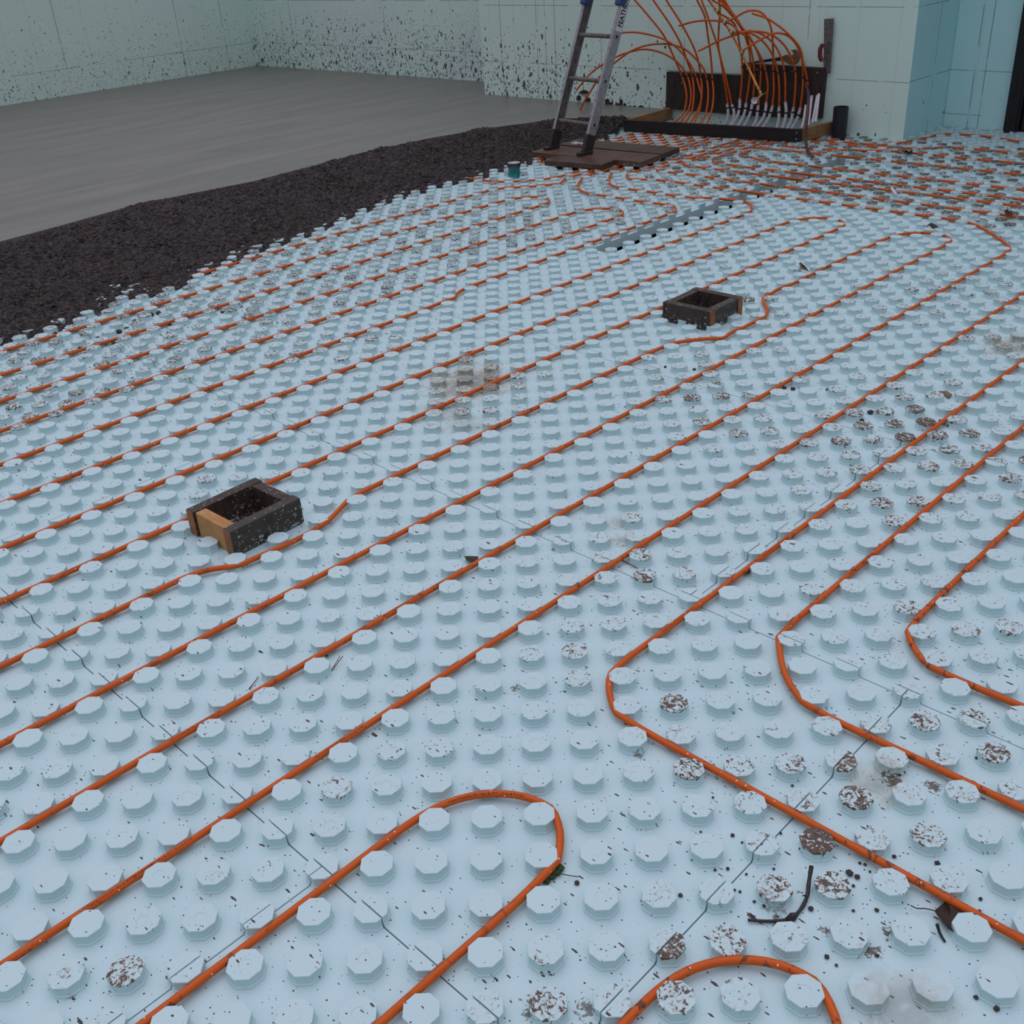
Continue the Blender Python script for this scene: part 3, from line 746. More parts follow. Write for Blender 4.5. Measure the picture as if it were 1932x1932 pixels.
# ink print on tubes
def text_mesh(s, size, fat=0.0):
    cu = bpy.data.curves.new('print', 'FONT'); cu.body = s; cu.size = size; cu.resolution_u = 1; cu.offset = fat
    o = bpy.data.objects.new('print', cu); C.objects.link(o)
    dg = bpy.context.evaluated_depsgraph_get()
    me = bpy.data.meshes.new_from_object(o.evaluated_get(dg))
    bpy.data.objects.remove(o); bpy.data.curves.remove(cu)
    vs = [v.co.copy() for v in me.vertices]; fs = [tuple(p.vertices) for p in me.polygons]
    bpy.data.meshes.remove(me)
    return vs, fs
def print_on(tube, s, start, size=0.0046, ang=0.85, flip=False):
    o, path = tube
    if flip: path = path[::-1]
    L = [0.0]
    for a, q in zip(path, path[1:]): L.append(L[-1] + (q - a).length)
    vs, fs = text_mesh(s, size)
    out = []
    for v in vs:
        t = start + v.x
        i = 0
        lo, hi = 0, len(L) - 2
        while lo < hi:
            mid = (lo + hi + 1) // 2
            if L[mid] <= t: lo = mid
            else: hi = mid - 1
        i = lo
        k = (t - L[i]) / max(L[i + 1] - L[i], 1e-9)
        p = path[i] + (path[i + 1] - path[i]) * k
        tg = (path[min(i + 2, len(path) - 1)] - path[max(i - 1, 0)]).normalized()
        side = Vector((tg.y, -tg.x, 0)).normalized()      # right-hand side of travel
        a = ang - v.y / R_T
        out.append(p + (Vector((0, 0, 1)) * math.cos(a) + side * math.sin(a)) * (R_T + 0.00025))
    b = MB(); b.add(out, fs)
    me_o = b.build('printed_text', M['ink'], None, o.location)
    me_o.parent = o; me_o.location = (0, 0, 0)
    return me_o
TXT = 'Oxygen Permeability SDR 9 80psi @ 180\u00b0F / 100 psi @ 73\u00b0F NSF'
def length_to(tube, px, py):
    w = at_z(px, py, Z_T); o, path = tube
    best = min(range(len(path)), key=lambda i: (path[i] - w).length)
    return sum((path[i + 1] - path[i]).length for i in range(best))
print_on(T['loop_near'], TXT, length_to(T['loop_near'], 835, 1512), 0.0062)
for key, px, py in (('e', 150, 1560), ('e', 480, 1355), ('e', 60, 1590), ('a', 1235, 1190), ('a', 1420, 1050), ('f', 220, 1320), ('f', 620, 1110), ('g', 520, 1015), ('b', 1590, 1080), ('h', 120, 1085)):
    tube = T[key]
    L1 = length_to(tube, px, py)
    # print reads from left to right in the photo, so follow the run that heads to the upper right
    p = tube[1]; i = min(range(len(p) - 1), key=lambda q: (p[q] - at_z(px, py, Z_T)).length)
    fl = (p[i + 1] - p[i]).x < 0
    if fl:
        tot = sum((q - a).length for a, q in zip(p, p[1:])); L1 = tot - L1
    print_on(tube, TXT, L1, 0.0052, 0.55, fl)

# ------------------------------------------------------------------ wooden form boxes
def board(b, p0, p1, z0, z1, th, bev=0.002):
    # upright board whose centre line runs p0->p1
    p0, p1 = Vector(p0), Vector(p1); d = p1 - p0
    a = math.atan2(d.y, d.x)
    Mx = Matrix.Rotation(a, 3, 'Z')
    mid = (p0 + p1) / 2
    b.box((mid.x, mid.y, (z0 + z1) / 2), (d.length, th, z1 - z0), Mx, bev)
def screw(parent, p, nrm, r=0.0048):
    b = MB(); n = Vector(nrm).normalized()
    b.cyl(Vector(p) - n * 0.002, Vector(p) + n * 0.0015, r, r * 0.9, 14)
    s = b.build('screw', M['steel'], parent)
    return s
def form_box(cc, dc, Lc, Ld, rot, long_axis, label, zt=0.089, zb=0.004, fresh_end=False):
    base = W(cc, dc, 0)
    t = thing('form_box', base, label, 'wooden form box')
    th = 0.038
    Rm = Matrix.Rotation(rot, 3, 'Z')
    hx, hy = Ld * P / 2, Lc * P / 2        # half sizes along x (d) and y (-c)
    def wp(x, y): return base + Rm @ Vector((x, y, 0))
    def brd(a, q, mat, name='board', z1=zt):
        b = MB(); board(b, a, q, zb, z1, th); return b.build(name, mat, t)
    def end_cap(p, dirv):
        # fresh sawn end grain face of a board
        b = MB(); d = Rm @ Vector(dirv)
        a = math.atan2(d.y, d.x)
        b.box((p.x + d.x * 0.0006, p.y + d.y * 0.0006, (zb + zt) / 2), (0.0016, th - 0.003, zt - zb - 0.003), Matrix.Rotation(a, 3, 'Z'))
        return b.build('sawn_end', M['wood_end'], t)
    if long_axis == 'x':
        brd(wp(-hx, -hy + th / 2), wp(hx, -hy + th / 2), M['wood_grey'])
        brd(wp(-hx, hy - th / 2), wp(hx, hy - th / 2), M['wood_dark'])
        brd(wp(-hx + th / 2 + 0.007, -hy + th + 0.001), wp(-hx + th / 2 + 0.007, hy - th - 0.002), M['wood_fresh'], z1=zt - 0.003)
        brd(wp(hx - th / 2 - 0.004, -hy + th), wp(hx - th / 2 - 0.004, hy - th), M['wood_dark'], z1=zt - 0.002)
        for y in (-hy + th / 2, hy - th / 2):
            end_cap(wp(-hx, y), (-1, 0, 0))
        for x in (-hx + 0.024, hx - 0.024):
            screw(t, wp(x, -hy) + Vector((0, 0, 0.064)), Rm @ Vector((0, -1, 0)))
    else:
        brd(wp(-hx + th / 2, -hy), wp(-hx + th / 2, hy), M['wood_dark'])
        brd(wp(hx - th / 2, -hy), wp(hx - th / 2, hy), M['wood_dark'])
        brd(wp(-hx + th, -hy + th / 2 + 0.003), wp(hx - th, -hy + th / 2 + 0.003), M['wood_grey'], z1=zt - 0.002)
        brd(wp(-hx + th, hy - th / 2 - 0.003), wp(hx - th, hy - th / 2 - 0.003), M['wood_dark'], z1=zt - 0.002)
        for x in (-hx + th / 2, hx - th / 2):
            end_cap(wp(x, -hy), (0, -1, 0))
        for y, z in ((hy - 0.022, 0.062), (-hy + 0.022, 0.062), (-hy + 0.022, 0.034)):
            screw(t, wp(-hx, y) + Vector((0, 0, z)), Rm @ Vector((-1, 0, 0)))
    b = MB(); b.box((base.x, base.y, 0.004), (2 * hx - 2 * th - 0.002, 2 * hy - 2 * th - 0.002, 0.006), Rm)
    b.build('dark_hole_plate', M['hole_dark'], t)
    # the dark plate stands in for the open hole cut in the foam
    return t
form_box(-21.12, 6.93, 3.12, 3.42, math.radians(2.0), 'x', 'near square wooden form box with a fresh yellow sawn end', 0.090)
form_box(-20.75, 38.38, 3.32, 3.34, math.radians(0.6), 'y', 'far square dark wooden form box in the middle distance', 0.090)

# ------------------------------------------------------------------ planks under the ladder
def plank(c0, d0, c1, d1, w, z0, label, mat, th=0.038):
    # top centre line from (c0,d0) to (c1,d1), width w in units
    a, q = W(c0, d0, z0 + th / 2), W(c1, d1, z0 + th / 2)
    d = q - a
    Mx = Matrix.Rotation(math.atan2(d.y, d.x), 3, 'Z')
    b = MB(); b.box((0, 0, th / 2), (d.length, w * P, th), None, 0.004)
    b.v = [tuple(Vector(v) + Vector((0, 0, 0))) for v in b.v]
    me_o = b.build('plank', mat, None, (0, 0, 0))
    me_o.location = ((a.x + q.x) / 2, (a.y + q.y) / 2, z0)
    me_o.rotation_euler = (0, 0, math.atan2(d.y, d.x))
    return tag(me_o, label, 'plank', 'planks under the ladder')
plank(-58.0, 65.95, -51.6, 67.05, 2.45, 0.0255, 'short dark wet plank, nearest of those under the ladder', M['plank'])
plank(-62.0, 69.0, -49.1, 70.2, 3.55, 0.0255, 'wide brown plank in the middle of those carrying the ladder feet', M['plank_b'])
plank(-62.0, 73.0, -49.6, 73.95, 3.2, 0.0255, 'dark plank behind the ladder feet, farthest of the planks', M['plank'])
b = MB()
for k in range(5):
    b.box(W(-60.6 + 0.25 * k, 72.2 + 0.15 * math.sin(k * 2), 0.068 + 0.004 * (k % 2)), (0.03, 0.024, 0.012), Matrix.Rotation(k, 3, 'Z'), 0.003)
tag(b.build('foam_scrap', M['label_white']), 'crumbled white foam scrap on the planks by the left ladder foot', 'foam scrap')

# ------------------------------------------------------------------ ladder
fl = Vector((5.285, 4.638, 0.064)); fr = Vector((5.237, 4.261, 0.064))
th_, ph_ = 1.2326, -0.30
lu = Vector((math.cos(th_) * math.cos(ph_), math.cos(th_) * math.sin(ph_), math.sin(th_)))
lw = (fr - fl).normalized()                 # towards the right rail
ln = lu.cross(lw).normalized()              # out of the ladder plane
if ln.dot(CAM - fl) < 0: ln = -ln
lad = thing('ladder', (fl + fr) / 2 - Vector((0, 0, 0.001)), 'aluminium extension ladder standing on brown planks by the manifold', 'ladder')
Lm = Matrix((lw, lu, ln)).transposed()
def rail(f, side):
    b = MB()
    ln_ = 3.2
    # C-section rail: web faces outwards, flanges front and back
    mid = f + lu * (ln_ / 2 + 0.05)
    b.box(mid + lw * side * 0.012, (0.003, ln_, 0.074), Lm)
    b.box(mid + ln * 0.036, (0.026, ln_, 0.003), Lm)
    b.box(mid - ln * 0.036, (0.026, ln_, 0.003), Lm)
    r = b.build('rail', M['alu'], lad)
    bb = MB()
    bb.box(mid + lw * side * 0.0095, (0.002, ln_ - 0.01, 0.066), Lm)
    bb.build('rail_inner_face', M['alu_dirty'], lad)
    return r
rail(fl, -1); rail(fr, 1)
for k in range(10):
    o_ = 0.2105 + 0.3048 * k
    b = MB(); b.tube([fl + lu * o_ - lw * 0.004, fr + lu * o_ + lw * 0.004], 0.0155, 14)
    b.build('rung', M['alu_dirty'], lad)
    for f, sd in ((fl, -1), (fr, 1)):
        b = MB(); b.cyl(f + lu * o_ + lw * sd * 0.0125, f + lu * o_ + lw * sd * 0.0165, 0.012, 0.009, 14)
        b.build('rung_rivet', M['rubber'], lad)
for f, sd in ((fl, -1), (fr, 1)):
    b = MB()
    b.box(f + lu * 0.075 , (0.036, 0.13, 0.085), Lm, 0.004)
    b.box(f + Vector((0, 0, 0.008)) + ln * 0.012, (0.05, 0.022, 0.13), Matrix((lw, Vector((0, 0, 1)), lw.cross(Vector((0, 0, 1))))).transposed(), 0.005)
    b.build('foot', M['rubber'], lad)
    b = MB()
    b.box(f + lu * 1.165 - lw * sd * 0.006 + ln * 0.03, (0.05, 0.26, 0.05), Lm, 0.006)
    b.build('sliding_section_end', M['alu_dirty'], lad)
    b = MB()
    b.box(f + lu * 1.045 - lw * sd * 0.006 + ln * 0.03, (0.058, 0.055, 0.06), Lm, 0.010)
    b.build('end_cap', M['blue'], lad)
# maker's lettering on the right rail
st = MB(); st.box(fr + lu * 1.02 + lw * 0.0142, (0.001, 0.33, 0.058), Lm); stick = st.build('sticker', M['label_white'], lad)
vs, fs = text_mesh('FEATHERLITE', 0.062, 0.0016)
xm = max(v.x for v in vs)
dirn = lw.dot(CAM - fr)
b = MB()
b.add([fr + lw * 0.0152 + lu * (0.885 + v.x * 0.27 / xm) + ln * (v.y * 0.95 - 0.022) for v in vs], fs)
b.build('lettering', M['ink'], lad)

# ------------------------------------------------------------------ pipe stubs
b0 = W(-57.85, 60.65, 0.0)
gs = thing('pipe_stub', b0, 'sea green capped pipe stub standing in the foam beside the concrete', 'pipe')
b = MB(); b.tube([b0, b0 + Vector((0, 0, 0.078))], 0.043, 28); b.build('pipe', M['green'], gs)
b = MB(); b.tube([b0 + Vector((0, 0, 0.074)), b0 + Vector((0, 0, 0.098)), b0 + Vector((0, 0, 0.102))], 0.05, 28, True, [0.049, 0.049, 0.047]); b.build('cap_rim', M['black'], gs)
b = MB(); b.tube([b0 + Vector((0, 0, 0.1015)), b0 + Vector((0, 0, 0.1035))], 0.044, 28)
cap = b.build('white_disc', M['label_white'], gs)
b = MB()
for k in range(11):
    a = k * 0.57; b.box(b0 + Vector((math.cos(a) * 0.031, math.sin(a) * 0.031, 0.104)), (0.009, 0.004, 0.0008), Matrix.Rotation(a + 1.2 + (k % 3) * 0.5, 3, 'Z'))
for k in range(7):
    a = k * 0.9; b.box(b0 + Vector((math.cos(a) * 0.015, math.sin(a) * 0.017, 0.104)), (0.010, 0.0032, 0.0008), Matrix.Rotation(a, 3, 'Z'))
b.build('dark_marks', M['ink'], cap)
b0 = W(-40.3, 89.25, 0.0)
b = MB()
b.tube([b0, b0 + Vector((0, 0, 0.238))], 0.056, 32, False); b.tube([b0 + Vector((0, 0, 0.238)), b0 + Vector((0, 0, 0.18))], 0.050, 32, False)
b.tube([b0 + Vector((0, 0, 0.18)), b0 + Vector((0, 0, 0.181))], 0.050, 32, True)
n0 = len(b.v); ring = []
for k in range(32):
    a = 2 * math.pi * k / 32
    ring += [(b0.x + 0.056 * math.cos(a), b0.y + 0.056 * math.sin(a), 0.238), (b0.x + 0.050 * math.cos(a), b0.y + 0.050 * math.sin(a), 0.238)]
b.add(ring, [(2 * k, 2 * k + 1, (2 * k + 3) % 64, (2 * k + 2) % 64) for k in range(32)])
tag(b.build('pipe_stub', M['black']), 'short upright black pipe stub against the wall right of the manifold form', 'pipe')

# ------------------------------------------------------------------ manifold form (boards on the floor) and wall boards
A0, A1 = W(-61.9, 82.1), W(-42.1, 85.05)
mf = thing('manifold_form', (A0 + A1) / 2, 'long low black board form boxing in the manifold pipes at the wall', 'wooden form')
b = MB(); board(b, A0, A1, 0.027, 0.118, 0.03); b.build('front_board', M['board_black'], mf)
b = MB(); board(b, W(-61.6, 82.6), W(-61.9, 90.3), 0.03, 0.122, 0.036); b.build('side_board', M['wood_tan'], mf)
b = MB(); board(b, W(-42.2, 85.4), W(-41.3, 90.3), 0.03, 0.122, 0.036); b.build('side_board', M['wood_tan'], mf)
nf = Vector((-(A1 - A0).y, (A1 - A0).x, 0)).normalized()
if nf.dot(CAM - A0) < 0: nf = -nf
for z in (0.05, 0.095): screw(mf, W(-42.45, 84.95, z) + nf * 0.016, nf, 0.006)
def uv(px, py): return (1220 + px / 4.83, py / 4.83)     # reading scale of the wall detail
def wb(px, py, D): return at_x(*uv(px, py), D * P)
bl = thing('wall_board', W(-57.8, 90.2, 0.10), 'dark board on the wall behind the bare orange risers', 'board')
b = MB(); b.prism([wb(182, 655, 90.0), wb(865, 690, 90.0), wb(860, 1050, 90.0), wb(172, 990, 90.0)], (0.6 * P, 0, 0)); b.build('board', M['board_brown'], bl)
brd2 = thing('wall_board', W(-48, 90.2, 0.10), 'taller dark board on the wall behind the white-sleeved risers', 'board')
b = MB(); b.prism([wb(872, 578, 89.9), wb(1620, 625, 89.9), wb(1575, 1085, 89.9), wb(860, 1052, 89.9)], (0.7 * P, 0, 0)); b.build('board', M['board_brown'], brd2)
for par, pts in ((bl, ((320, 755), (660, 1095 - 20), (735, 1090 - 20), (490, 1165 - 90))), (brd2, ((1328, 650), (1557, 662), (915, 625), (1160, 615), (1010, 632), (1085, 1000), (1190, 1015), (1310, 1022), (1460, 980)))):
    for q in pts: screw(par, wb(*q, 89.85 if par is brd2 else 89.95), (-1, 0, 0), 0.006)

# ------------------------------------------------------------------ risers
def riser(pts, label, strap=None, d0=87.0, ds=89.55, dt=88.4, sleeve=None, r=0.0079, name='riser_tube', up=True, strap2=None):
    # pts from bottom to top in wall-detail reading; strap = index of the point held to the wall board
    L = [0.0]
    for a, q in zip(pts, pts[1:]): L.append(L[-1] + math.hypot(q[0] - a[0], q[1] - a[1]))
    w = []
    for i, q in enumerate(pts):
        if strap is None: dd = d0 + (dt - d0) * L[i] / L[-1]
        elif i <= strap: dd = d0 + (ds - d0) * (L[i] / max(L[strap], 1e-6)) ** 0.8
        else: dd = ds + (dt - ds) * min(1.0, (L[i] - L[strap]) / (L[-1] - L[strap]))
        w.append(wb(q[0], q[1], dd))
    path = smooth_path(w, 0.012)
    t = thing(name, w[0], label, 'tube', 'risers at the manifold')
    b = MB(); b.tube(path, r, 10); b.build('tube', M['tube'], t)
    if sleeve:
        sp = smooth_path([wb(q[0], q[1], d0 + (ds - 0.25 - d0) * k / (len(sleeve) - 1)) for k, q in enumerate(sleeve)], 0.012)
        b = MB(); b.tube(sp, 0.0118, 12); b.build('sleeve', M['white'], t)
        st_ = wb(*strap2, ds - 0.30) if strap2 else sp[int(len(sp) * 0.8)]
        k = min(range(1, len(sp) - 1), key=lambda i: (sp[i] - st_).length)
        tg = (sp[k + 1] - sp[k - 1]).normalized()
        b = MB(); b.tube([sp[k] - tg * 0.006, sp[k] + tg * 0.006], 0.0135, 12); b.build('strap', M['black'], t)
    if strap is not None:
        k = min(range(1, len(path) - 1), key=lambda i: (path[i] - w[strap]).length)
        tg = (path[k + 1] - path[k - 1]).normalized()
        b = MB(); b.tube([path[k] - tg * 0.006, path[k] + tg * 0.006], r + 0.0022, 12); b.build('strap', M['black'], t)
    return t
S = {}
riser([(245, 1118), (330, 1040), (365, 900), (355, 800), (322, 695), (290, 615), (230, 480), (160, 330), (0, 125), (-100, 10), (-190, -90)],
      'bare orange riser farthest left on the dark wall board, rising to upper left', 4, dt=87.6)
riser([(300, 1118), (380, 1010), (405, 880), (398, 790), (372, 695), (310, 600), (230, 530), (120, 475), (-14, 450), (-125, 465), (-275, 517), (-372, 570), (-500, 660), (-582, 750), (-642, 825)],
      'orange riser whose lower arc ends in the air behind the ladder rungs', 4, dt=86.6)
riser([(350, 1122), (410, 1020), (430, 880), (430, 790), (415, 695), (400, 640), (370, 560), (320, 420), (230, 250), (60, 0), (-10, -110)],
      'orange riser leaning up and left, second of the three long ones', 4, dt=87.4)
riser([(395, 1125), (470, 1000), (500, 880), (480, 790), (452, 700), (425, 640), (360, 530), (270, 430), (150, 355), (0, 310), (-110, 294), (-230, 300), (-300, 315)],
      'orange riser arching left at mid height to end behind the right ladder rail', 4, dt=86.9, ds=89.3)
riser([(430, 1126), (480, 1010), (500, 900), (505, 790), (493, 700), (480, 600), (440, 460), (330, 240), (180, 0), (120, -110)],
      'orange riser leaning up and left, rightmost of the three long ones', 4, dt=87.2)
riser([(495, 1130), (540, 1030), (560, 900), (560, 800), (548, 722), (525, 640), (450, 540), (350, 450), (220, 405), (120, 400), (25, 409), (-125, 457), (-297, 577), (-410, 682), (-493, 802), (-575, 937), (-631, 1065)],
      'orange riser making the big arch down to the ladder foot', 4, dt=85.8)
riser([(550, 1132), (595, 1000), (610, 880), (608, 800), (600, 728), (592, 600), (580, 480), (560, 340), (530, 150), (460, 0), (420, -100)],
      'nearly straight orange riser at the right end of the bare group', 4, dt=88.2)
riser([(740, 950), (720, 800), (692, 640), (670, 520), (640, 400), (590, 250), (550, 130), (500, 0), (470, -90)],
      'orange riser leaving the leftmost white sleeve and leaning left', None, 89.3, 89.3, 88.3, [(700, 1145), (737, 1080), (742, 1000), (732, 948)], strap2=(738, 990))
riser([(775, 955), (755, 850), (720, 700), (680, 550), (655, 430), (658, 250), (668, 120), (665, 40), (640, -60)],
      'orange riser from the second white sleeve, crossing its left neighbour', None, 89.3, 89.3, 88.0, [(755, 1148), (790, 1090), (797, 1020), (777, 952)], strap2=(783, 985))
riser([(850, 905), (865, 760), (872, 610), (862, 500), (845, 400), (830, 310), (800, 220), (730, 160), (672, 130)],
      'orange riser from the third white sleeve, rising beside the yellow test hose', 2, 89.2, 89.4, 87.8, [(770, 1152), (822, 1070), (846, 990), (850, 900)], strap2=(846, 985))
riser([(905, 942), (930, 790), (945, 640), (940, 500), (920, 400), (880, 290), (800, 170), (700, 60), (600, 0), (560, -50)],
      'orange riser from the fourth white sleeve', 2, 89.2, 89.4, 87.7, [(830, 1155), (877, 1070), (900, 1000), (907, 938)], strap2=(900, 990))
riser([(968, 935), (978, 800), (983, 655), (968, 540), (945, 430), (905, 320), (840, 200), (760, 90), (690, 0), (640, -60)],
      'orange riser from the sleeve hidden by the pressure gauge', 2, 89.2, 89.4, 87.5, [(885, 1158), (930, 1070), (953, 1000), (965, 930)], strap2=(952, 1000))
riser([(1020, 962), (1033, 800), (1040, 632), (1030, 530), (985, 420), (935, 330), (880, 270), (800, 150), (720, 20), (680, -50)],
      'orange riser from the sixth white sleeve, below the brass valve', 2, 89.2, 89.4, 87.3, [(965, 1158), (1000, 1090), (1012, 1010), (1018, 960)], strap2=(1013, 1008))
riser([(1090, 932), (1105, 790), (1085, 648), (1040, 520), (965, 390), (900, 290), (820, 190), (740, 80), (650, -20)],
      'orange riser just right of the brass valve handle', 2, 89.2, 89.4, 87.1, [(1000, 1158), (1060, 1080), (1085, 1000), (1090, 930)], strap2=(1085, 1018))
riser([(1147, 967), (1160, 800), (1155, 650), (1152, 450), (1140, 290), (1110, 190), (1045, 115), (970, 95), (890, 112), (800, 165), (735, 192)],
      'orange riser arching high over to the second brass fitting', 2, 89.2, 89.4, 86.8, [(1060, 1162), (1110, 1080), (1135, 1010), (1148, 965)], strap2=(1132, 1022))
riser([(1207, 975), (1210, 820), (1197, 665), (1150, 510), (1080, 400), (985, 320), (890, 290), (790, 300)],
      'orange riser curving left to the third brass fitting', 2, 89.2, 89.4, 86.9, [(1188, 1168), (1205, 1080), (1206, 1020), (1207, 972)], strap2=(1206, 1018))
riser([(1262, 927), (1265, 780), (1256, 645), (1220, 510), (1150, 390), (1050, 312), (930, 280), (850, 305), (740, 340), (630, 385), (540, 432), (470, 465)],
      'orange riser sweeping far left to an open end above the wall board', 2, 89.2, 89.4, 86.3, [(1240, 1168), (1265, 1080), (1272, 1010), (1264, 925)], strap2=(1275, 1028))
riser([(1340, 980), (1356, 810), (1355, 650), (1312, 510), (1230, 385), (1110, 305), (960, 285), (850, 300)],
      'orange riser second from the right in the sleeved row', 2, 89.2, 89.4, 86.6, [(1285, 1172), (1320, 1090), (1332, 1020), (1340, 978)], strap2=(1328, 1028))
riser([(1400, 985), (1420, 830), (1425, 705), (1415, 540), (1370, 415), (1285, 325), (1185, 302), (1060, 348), (960, 408), (872, 462)],
      'orange riser at the right of the sleeved row, arching over to the lowest fitting', 2, 89.2, 89.4, 86.2, [(1325, 1172), (1370, 1090), (1392, 1020), (1402, 983)], strap2=(1385, 1045))
riser([(1467, 800), (1465, 733), (1432, 590), (1392, 430), (1280, 300), (1180, 220), (1090, 165), (960, 122)],
      'short orange tube end strapped at the far right, reaching up to an open tip', 1, 89.4, 89.4, 86.4)
riser([(295, 235), (420, 200), (550, 186), (680, 195), (770, 222), (840, 285), (905, 330)],
      'orange tube lying across the risers with its open end to the left', None, 86.9, 86.9, 87.0)
for sl, lab in (([(1412, 1172), (1430, 1100), (1445, 1010), (1451, 962)], 'empty white sleeve left of the brown hose'), ([(1474, 1140), (1490, 1010), (1505, 872)], 'straight white sleeve right of the brown hose'),
                ([(1512, 1120), (1540, 960), (1556, 872)], 'white sleeve leaning against the right edge of the dark board'), ([(1540, 1110), (1558, 960), (1570, 856)], 'rightmost thin white sleeve by the board edge')):
    sp = smooth_path([wb(q[0], q[1], 87.6 + 1.5 * k / (len(sl) - 1)) for k, q in enumerate(sl)], 0.015)
    b = MB(); b.tube(sp, 0.0105, 12)
    tag(b.build('pipe_sleeve', M['white'], None, sp[0]), lab, 'pipe sleeve', 'empty white sleeves')
# brass test fittings in a chain with short links of tube
chain = [(560, -5), (640, 105), (705, 205), (768, 297), (862, 478)]
dch = [86.6, 86.6, 86.5, 86.4, 86.3]
tm = thing('test_manifold', wb(1040, 850, 86.2), 'chain of brass fittings with yellow hose, valve and round pressure gauge', 'test gauge')
for k in range(4):
    a, q = wb(*chain[k], dch[k]), wb(*chain[k + 1], dch[k + 1])
    b = MB(); b.tube([a, q], 0.0072, 10); b.build('link_tube', M['tube'], tm)
for k in range(1, 5):
    p = wb(*chain[k], dch[k]); d = (wb(*chain[k], dch[k]) - wb(*chain[k - 1], dch[k - 1])).normalized()
    b = MB(); b.tube([p - d * 0.022, p - d * 0.008, p, p + d * 0.008, p + d * 0.022], 0.009, 12, True, [0.0095, 0.0095, 0.012, 0.0095, 0.0095])
    s_ = Vector((0, -1, 0.3)).normalized(); b.tube([p, p + s_ * 0.028], 0.0085, 12)
    b.build('fitting', M['brass'], tm)
    for e in (-0.018, 0.018):
        b = MB(); b.tube([p + d * (e - 0.003), p + d * (e + 0.003)], 0.0108, 12); b.build('crimp_ring', M['rubber'], tm)
ya, yb = wb(868, 495, 86.3), wb(1008, 785, 86.2)
b = MB(); b.tube([ya, yb], 0.0085, 12); b.build('test_hose', M['yellow'], tm)
d = (yb - ya).normalized()
v0 = wb(1008, 785, 86.2); v1 = wb(1048, 860, 86.2)
b = MB(); b.tube([v0, v0 + d * 0.02], 0.0125, 6); b.tube([v0 + d * 0.02, v0 + d * 0.036], 0.0095, 14); b.tube([v0 + d * 0.036, v0 + d * 0.06], 0.0135, 6); b.tube([v0 + d * 0.06, v0 + d * 0.075], 0.010, 14)
b.build('valve_body', M['brass'], tm)
b = MB(); b.tube([wb(1012, 893, 85.9), wb(1088, 843, 85.9)], 0.0052, 10); b.tube([wb(1048, 868, 86.2), wb(1050, 868, 85.9)], 0.006, 10)
b.build('valve_handle', M['brass'], tm)
gc = wb(983, 916, 86.1)
gd = (CAM - gc).normalized()
b = MB(); b.cyl(gc - gd * 0.02, gc, 0.030, 0.030, 28); gg = b.build('gauge_case', M['black'], tm)
b = MB(); b.cyl(gc, gc + gd * 0.0012, 0.0265, 0.0265, 28); b.build('gauge_face', M['label_white'], gg)
gs_ = gd.cross(Vector((0, 0, 1))).normalized(); gu = gs_.cross(gd)
b = MB(); b.tube([gc + gd * 0.002 + gs_ * 0.004 - gu * 0.012, gc + gd * 0.002 - gs_ * 0.003 + gu * 0.016], 0.0011, 6); b.build('gauge_needle', M['ink'], gg)
b = MB(); b.tube([gc + gs_ * 0.022 * (1 if gs_.dot(v1 - gc) > 0 else -1), v1], 0.006, 10); b.build('gauge_stem', M['brass'], tm)

# handsaw resting on the taller board, trowel leaning beside it
sw = thing('handsaw', wb(1160, 575, 90.0), 'handsaw with wooden handle lying along the top of the taller board', 'saw')
b = MB(); b.prism([wb(915, 572, 89.7), wb(1240, 515, 89.7), wb(1245, 552, 89.7), wb(930, 580, 89.7)], (0.004, 0, 0)); b.build('blade', M['black'], sw)
b = MB(); b.prism([wb(x, y, 89.6) for x, y in ((1232, 545), (1238, 512), (1268, 500), (1300, 512), (1335, 500), (1333, 476), (1312, 458), (1352, 452), (1384, 478), (1390, 520), (1378, 560), (1352, 588), (1308, 592), (1270, 572))], (0.022, 0, 0)); b.build('handle', M['saw_wood'], sw)
tr = thing('finishing_trowel', wb(1650, 668, 90.3), 'long steel finishing trowel with dark red grip propped upright on the wall', 'trowel')
b = MB(); b.prism([wb(1618, 174, 90.2), wb(1706, 168, 90.2), wb(1672, 670, 90.2), wb(1612, 660, 90.2)], (0.003, 0, 0)); b.build('blade', M['steel_blade'], tr)
b = MB(); b.tube(smooth_path([wb(1606, 405, 89.6), wb(1585, 440, 89.5), wb(1582, 520, 89.5), wb(1598, 555, 89.6)], 0.008), 0.016, 12, True); b.build('grip', M['red'], tr)
b = MB(); b.tube(smooth_path([wb(1606, 405, 89.7), wb(1635, 385, 89.9), wb(1648, 375, 90.1)], 0.008), 0.005, 8); b.tube(smooth_path([wb(1600, 555, 89.7), wb(1630, 575, 89.9), wb(1645, 580, 90.1)], 0.008), 0.005, 8); b.build('tang', M['steel_blade'], tr)
# brown hose hanging over the end of the form
hp = [at_x(1520, 158, 89.4 * P), at_x(1525, 175, 87.5 * P), at_x(1524, 207, 85.0 * P), at_x(1521, 238, 83.9 * P), at_x(1520, 262, 83.6 * P), at_x(1522, 278, 83.0 * P), at_z(1527, 290, 0.028), at_z(1533, 299, 0.012)]
b = MB(); b.tube(smooth_path(hp, 0.012), 0.012, 12)
tag(b.build('hose', M['brown_hose']), 'brown hose hanging over the right end of the black board', 'hose')

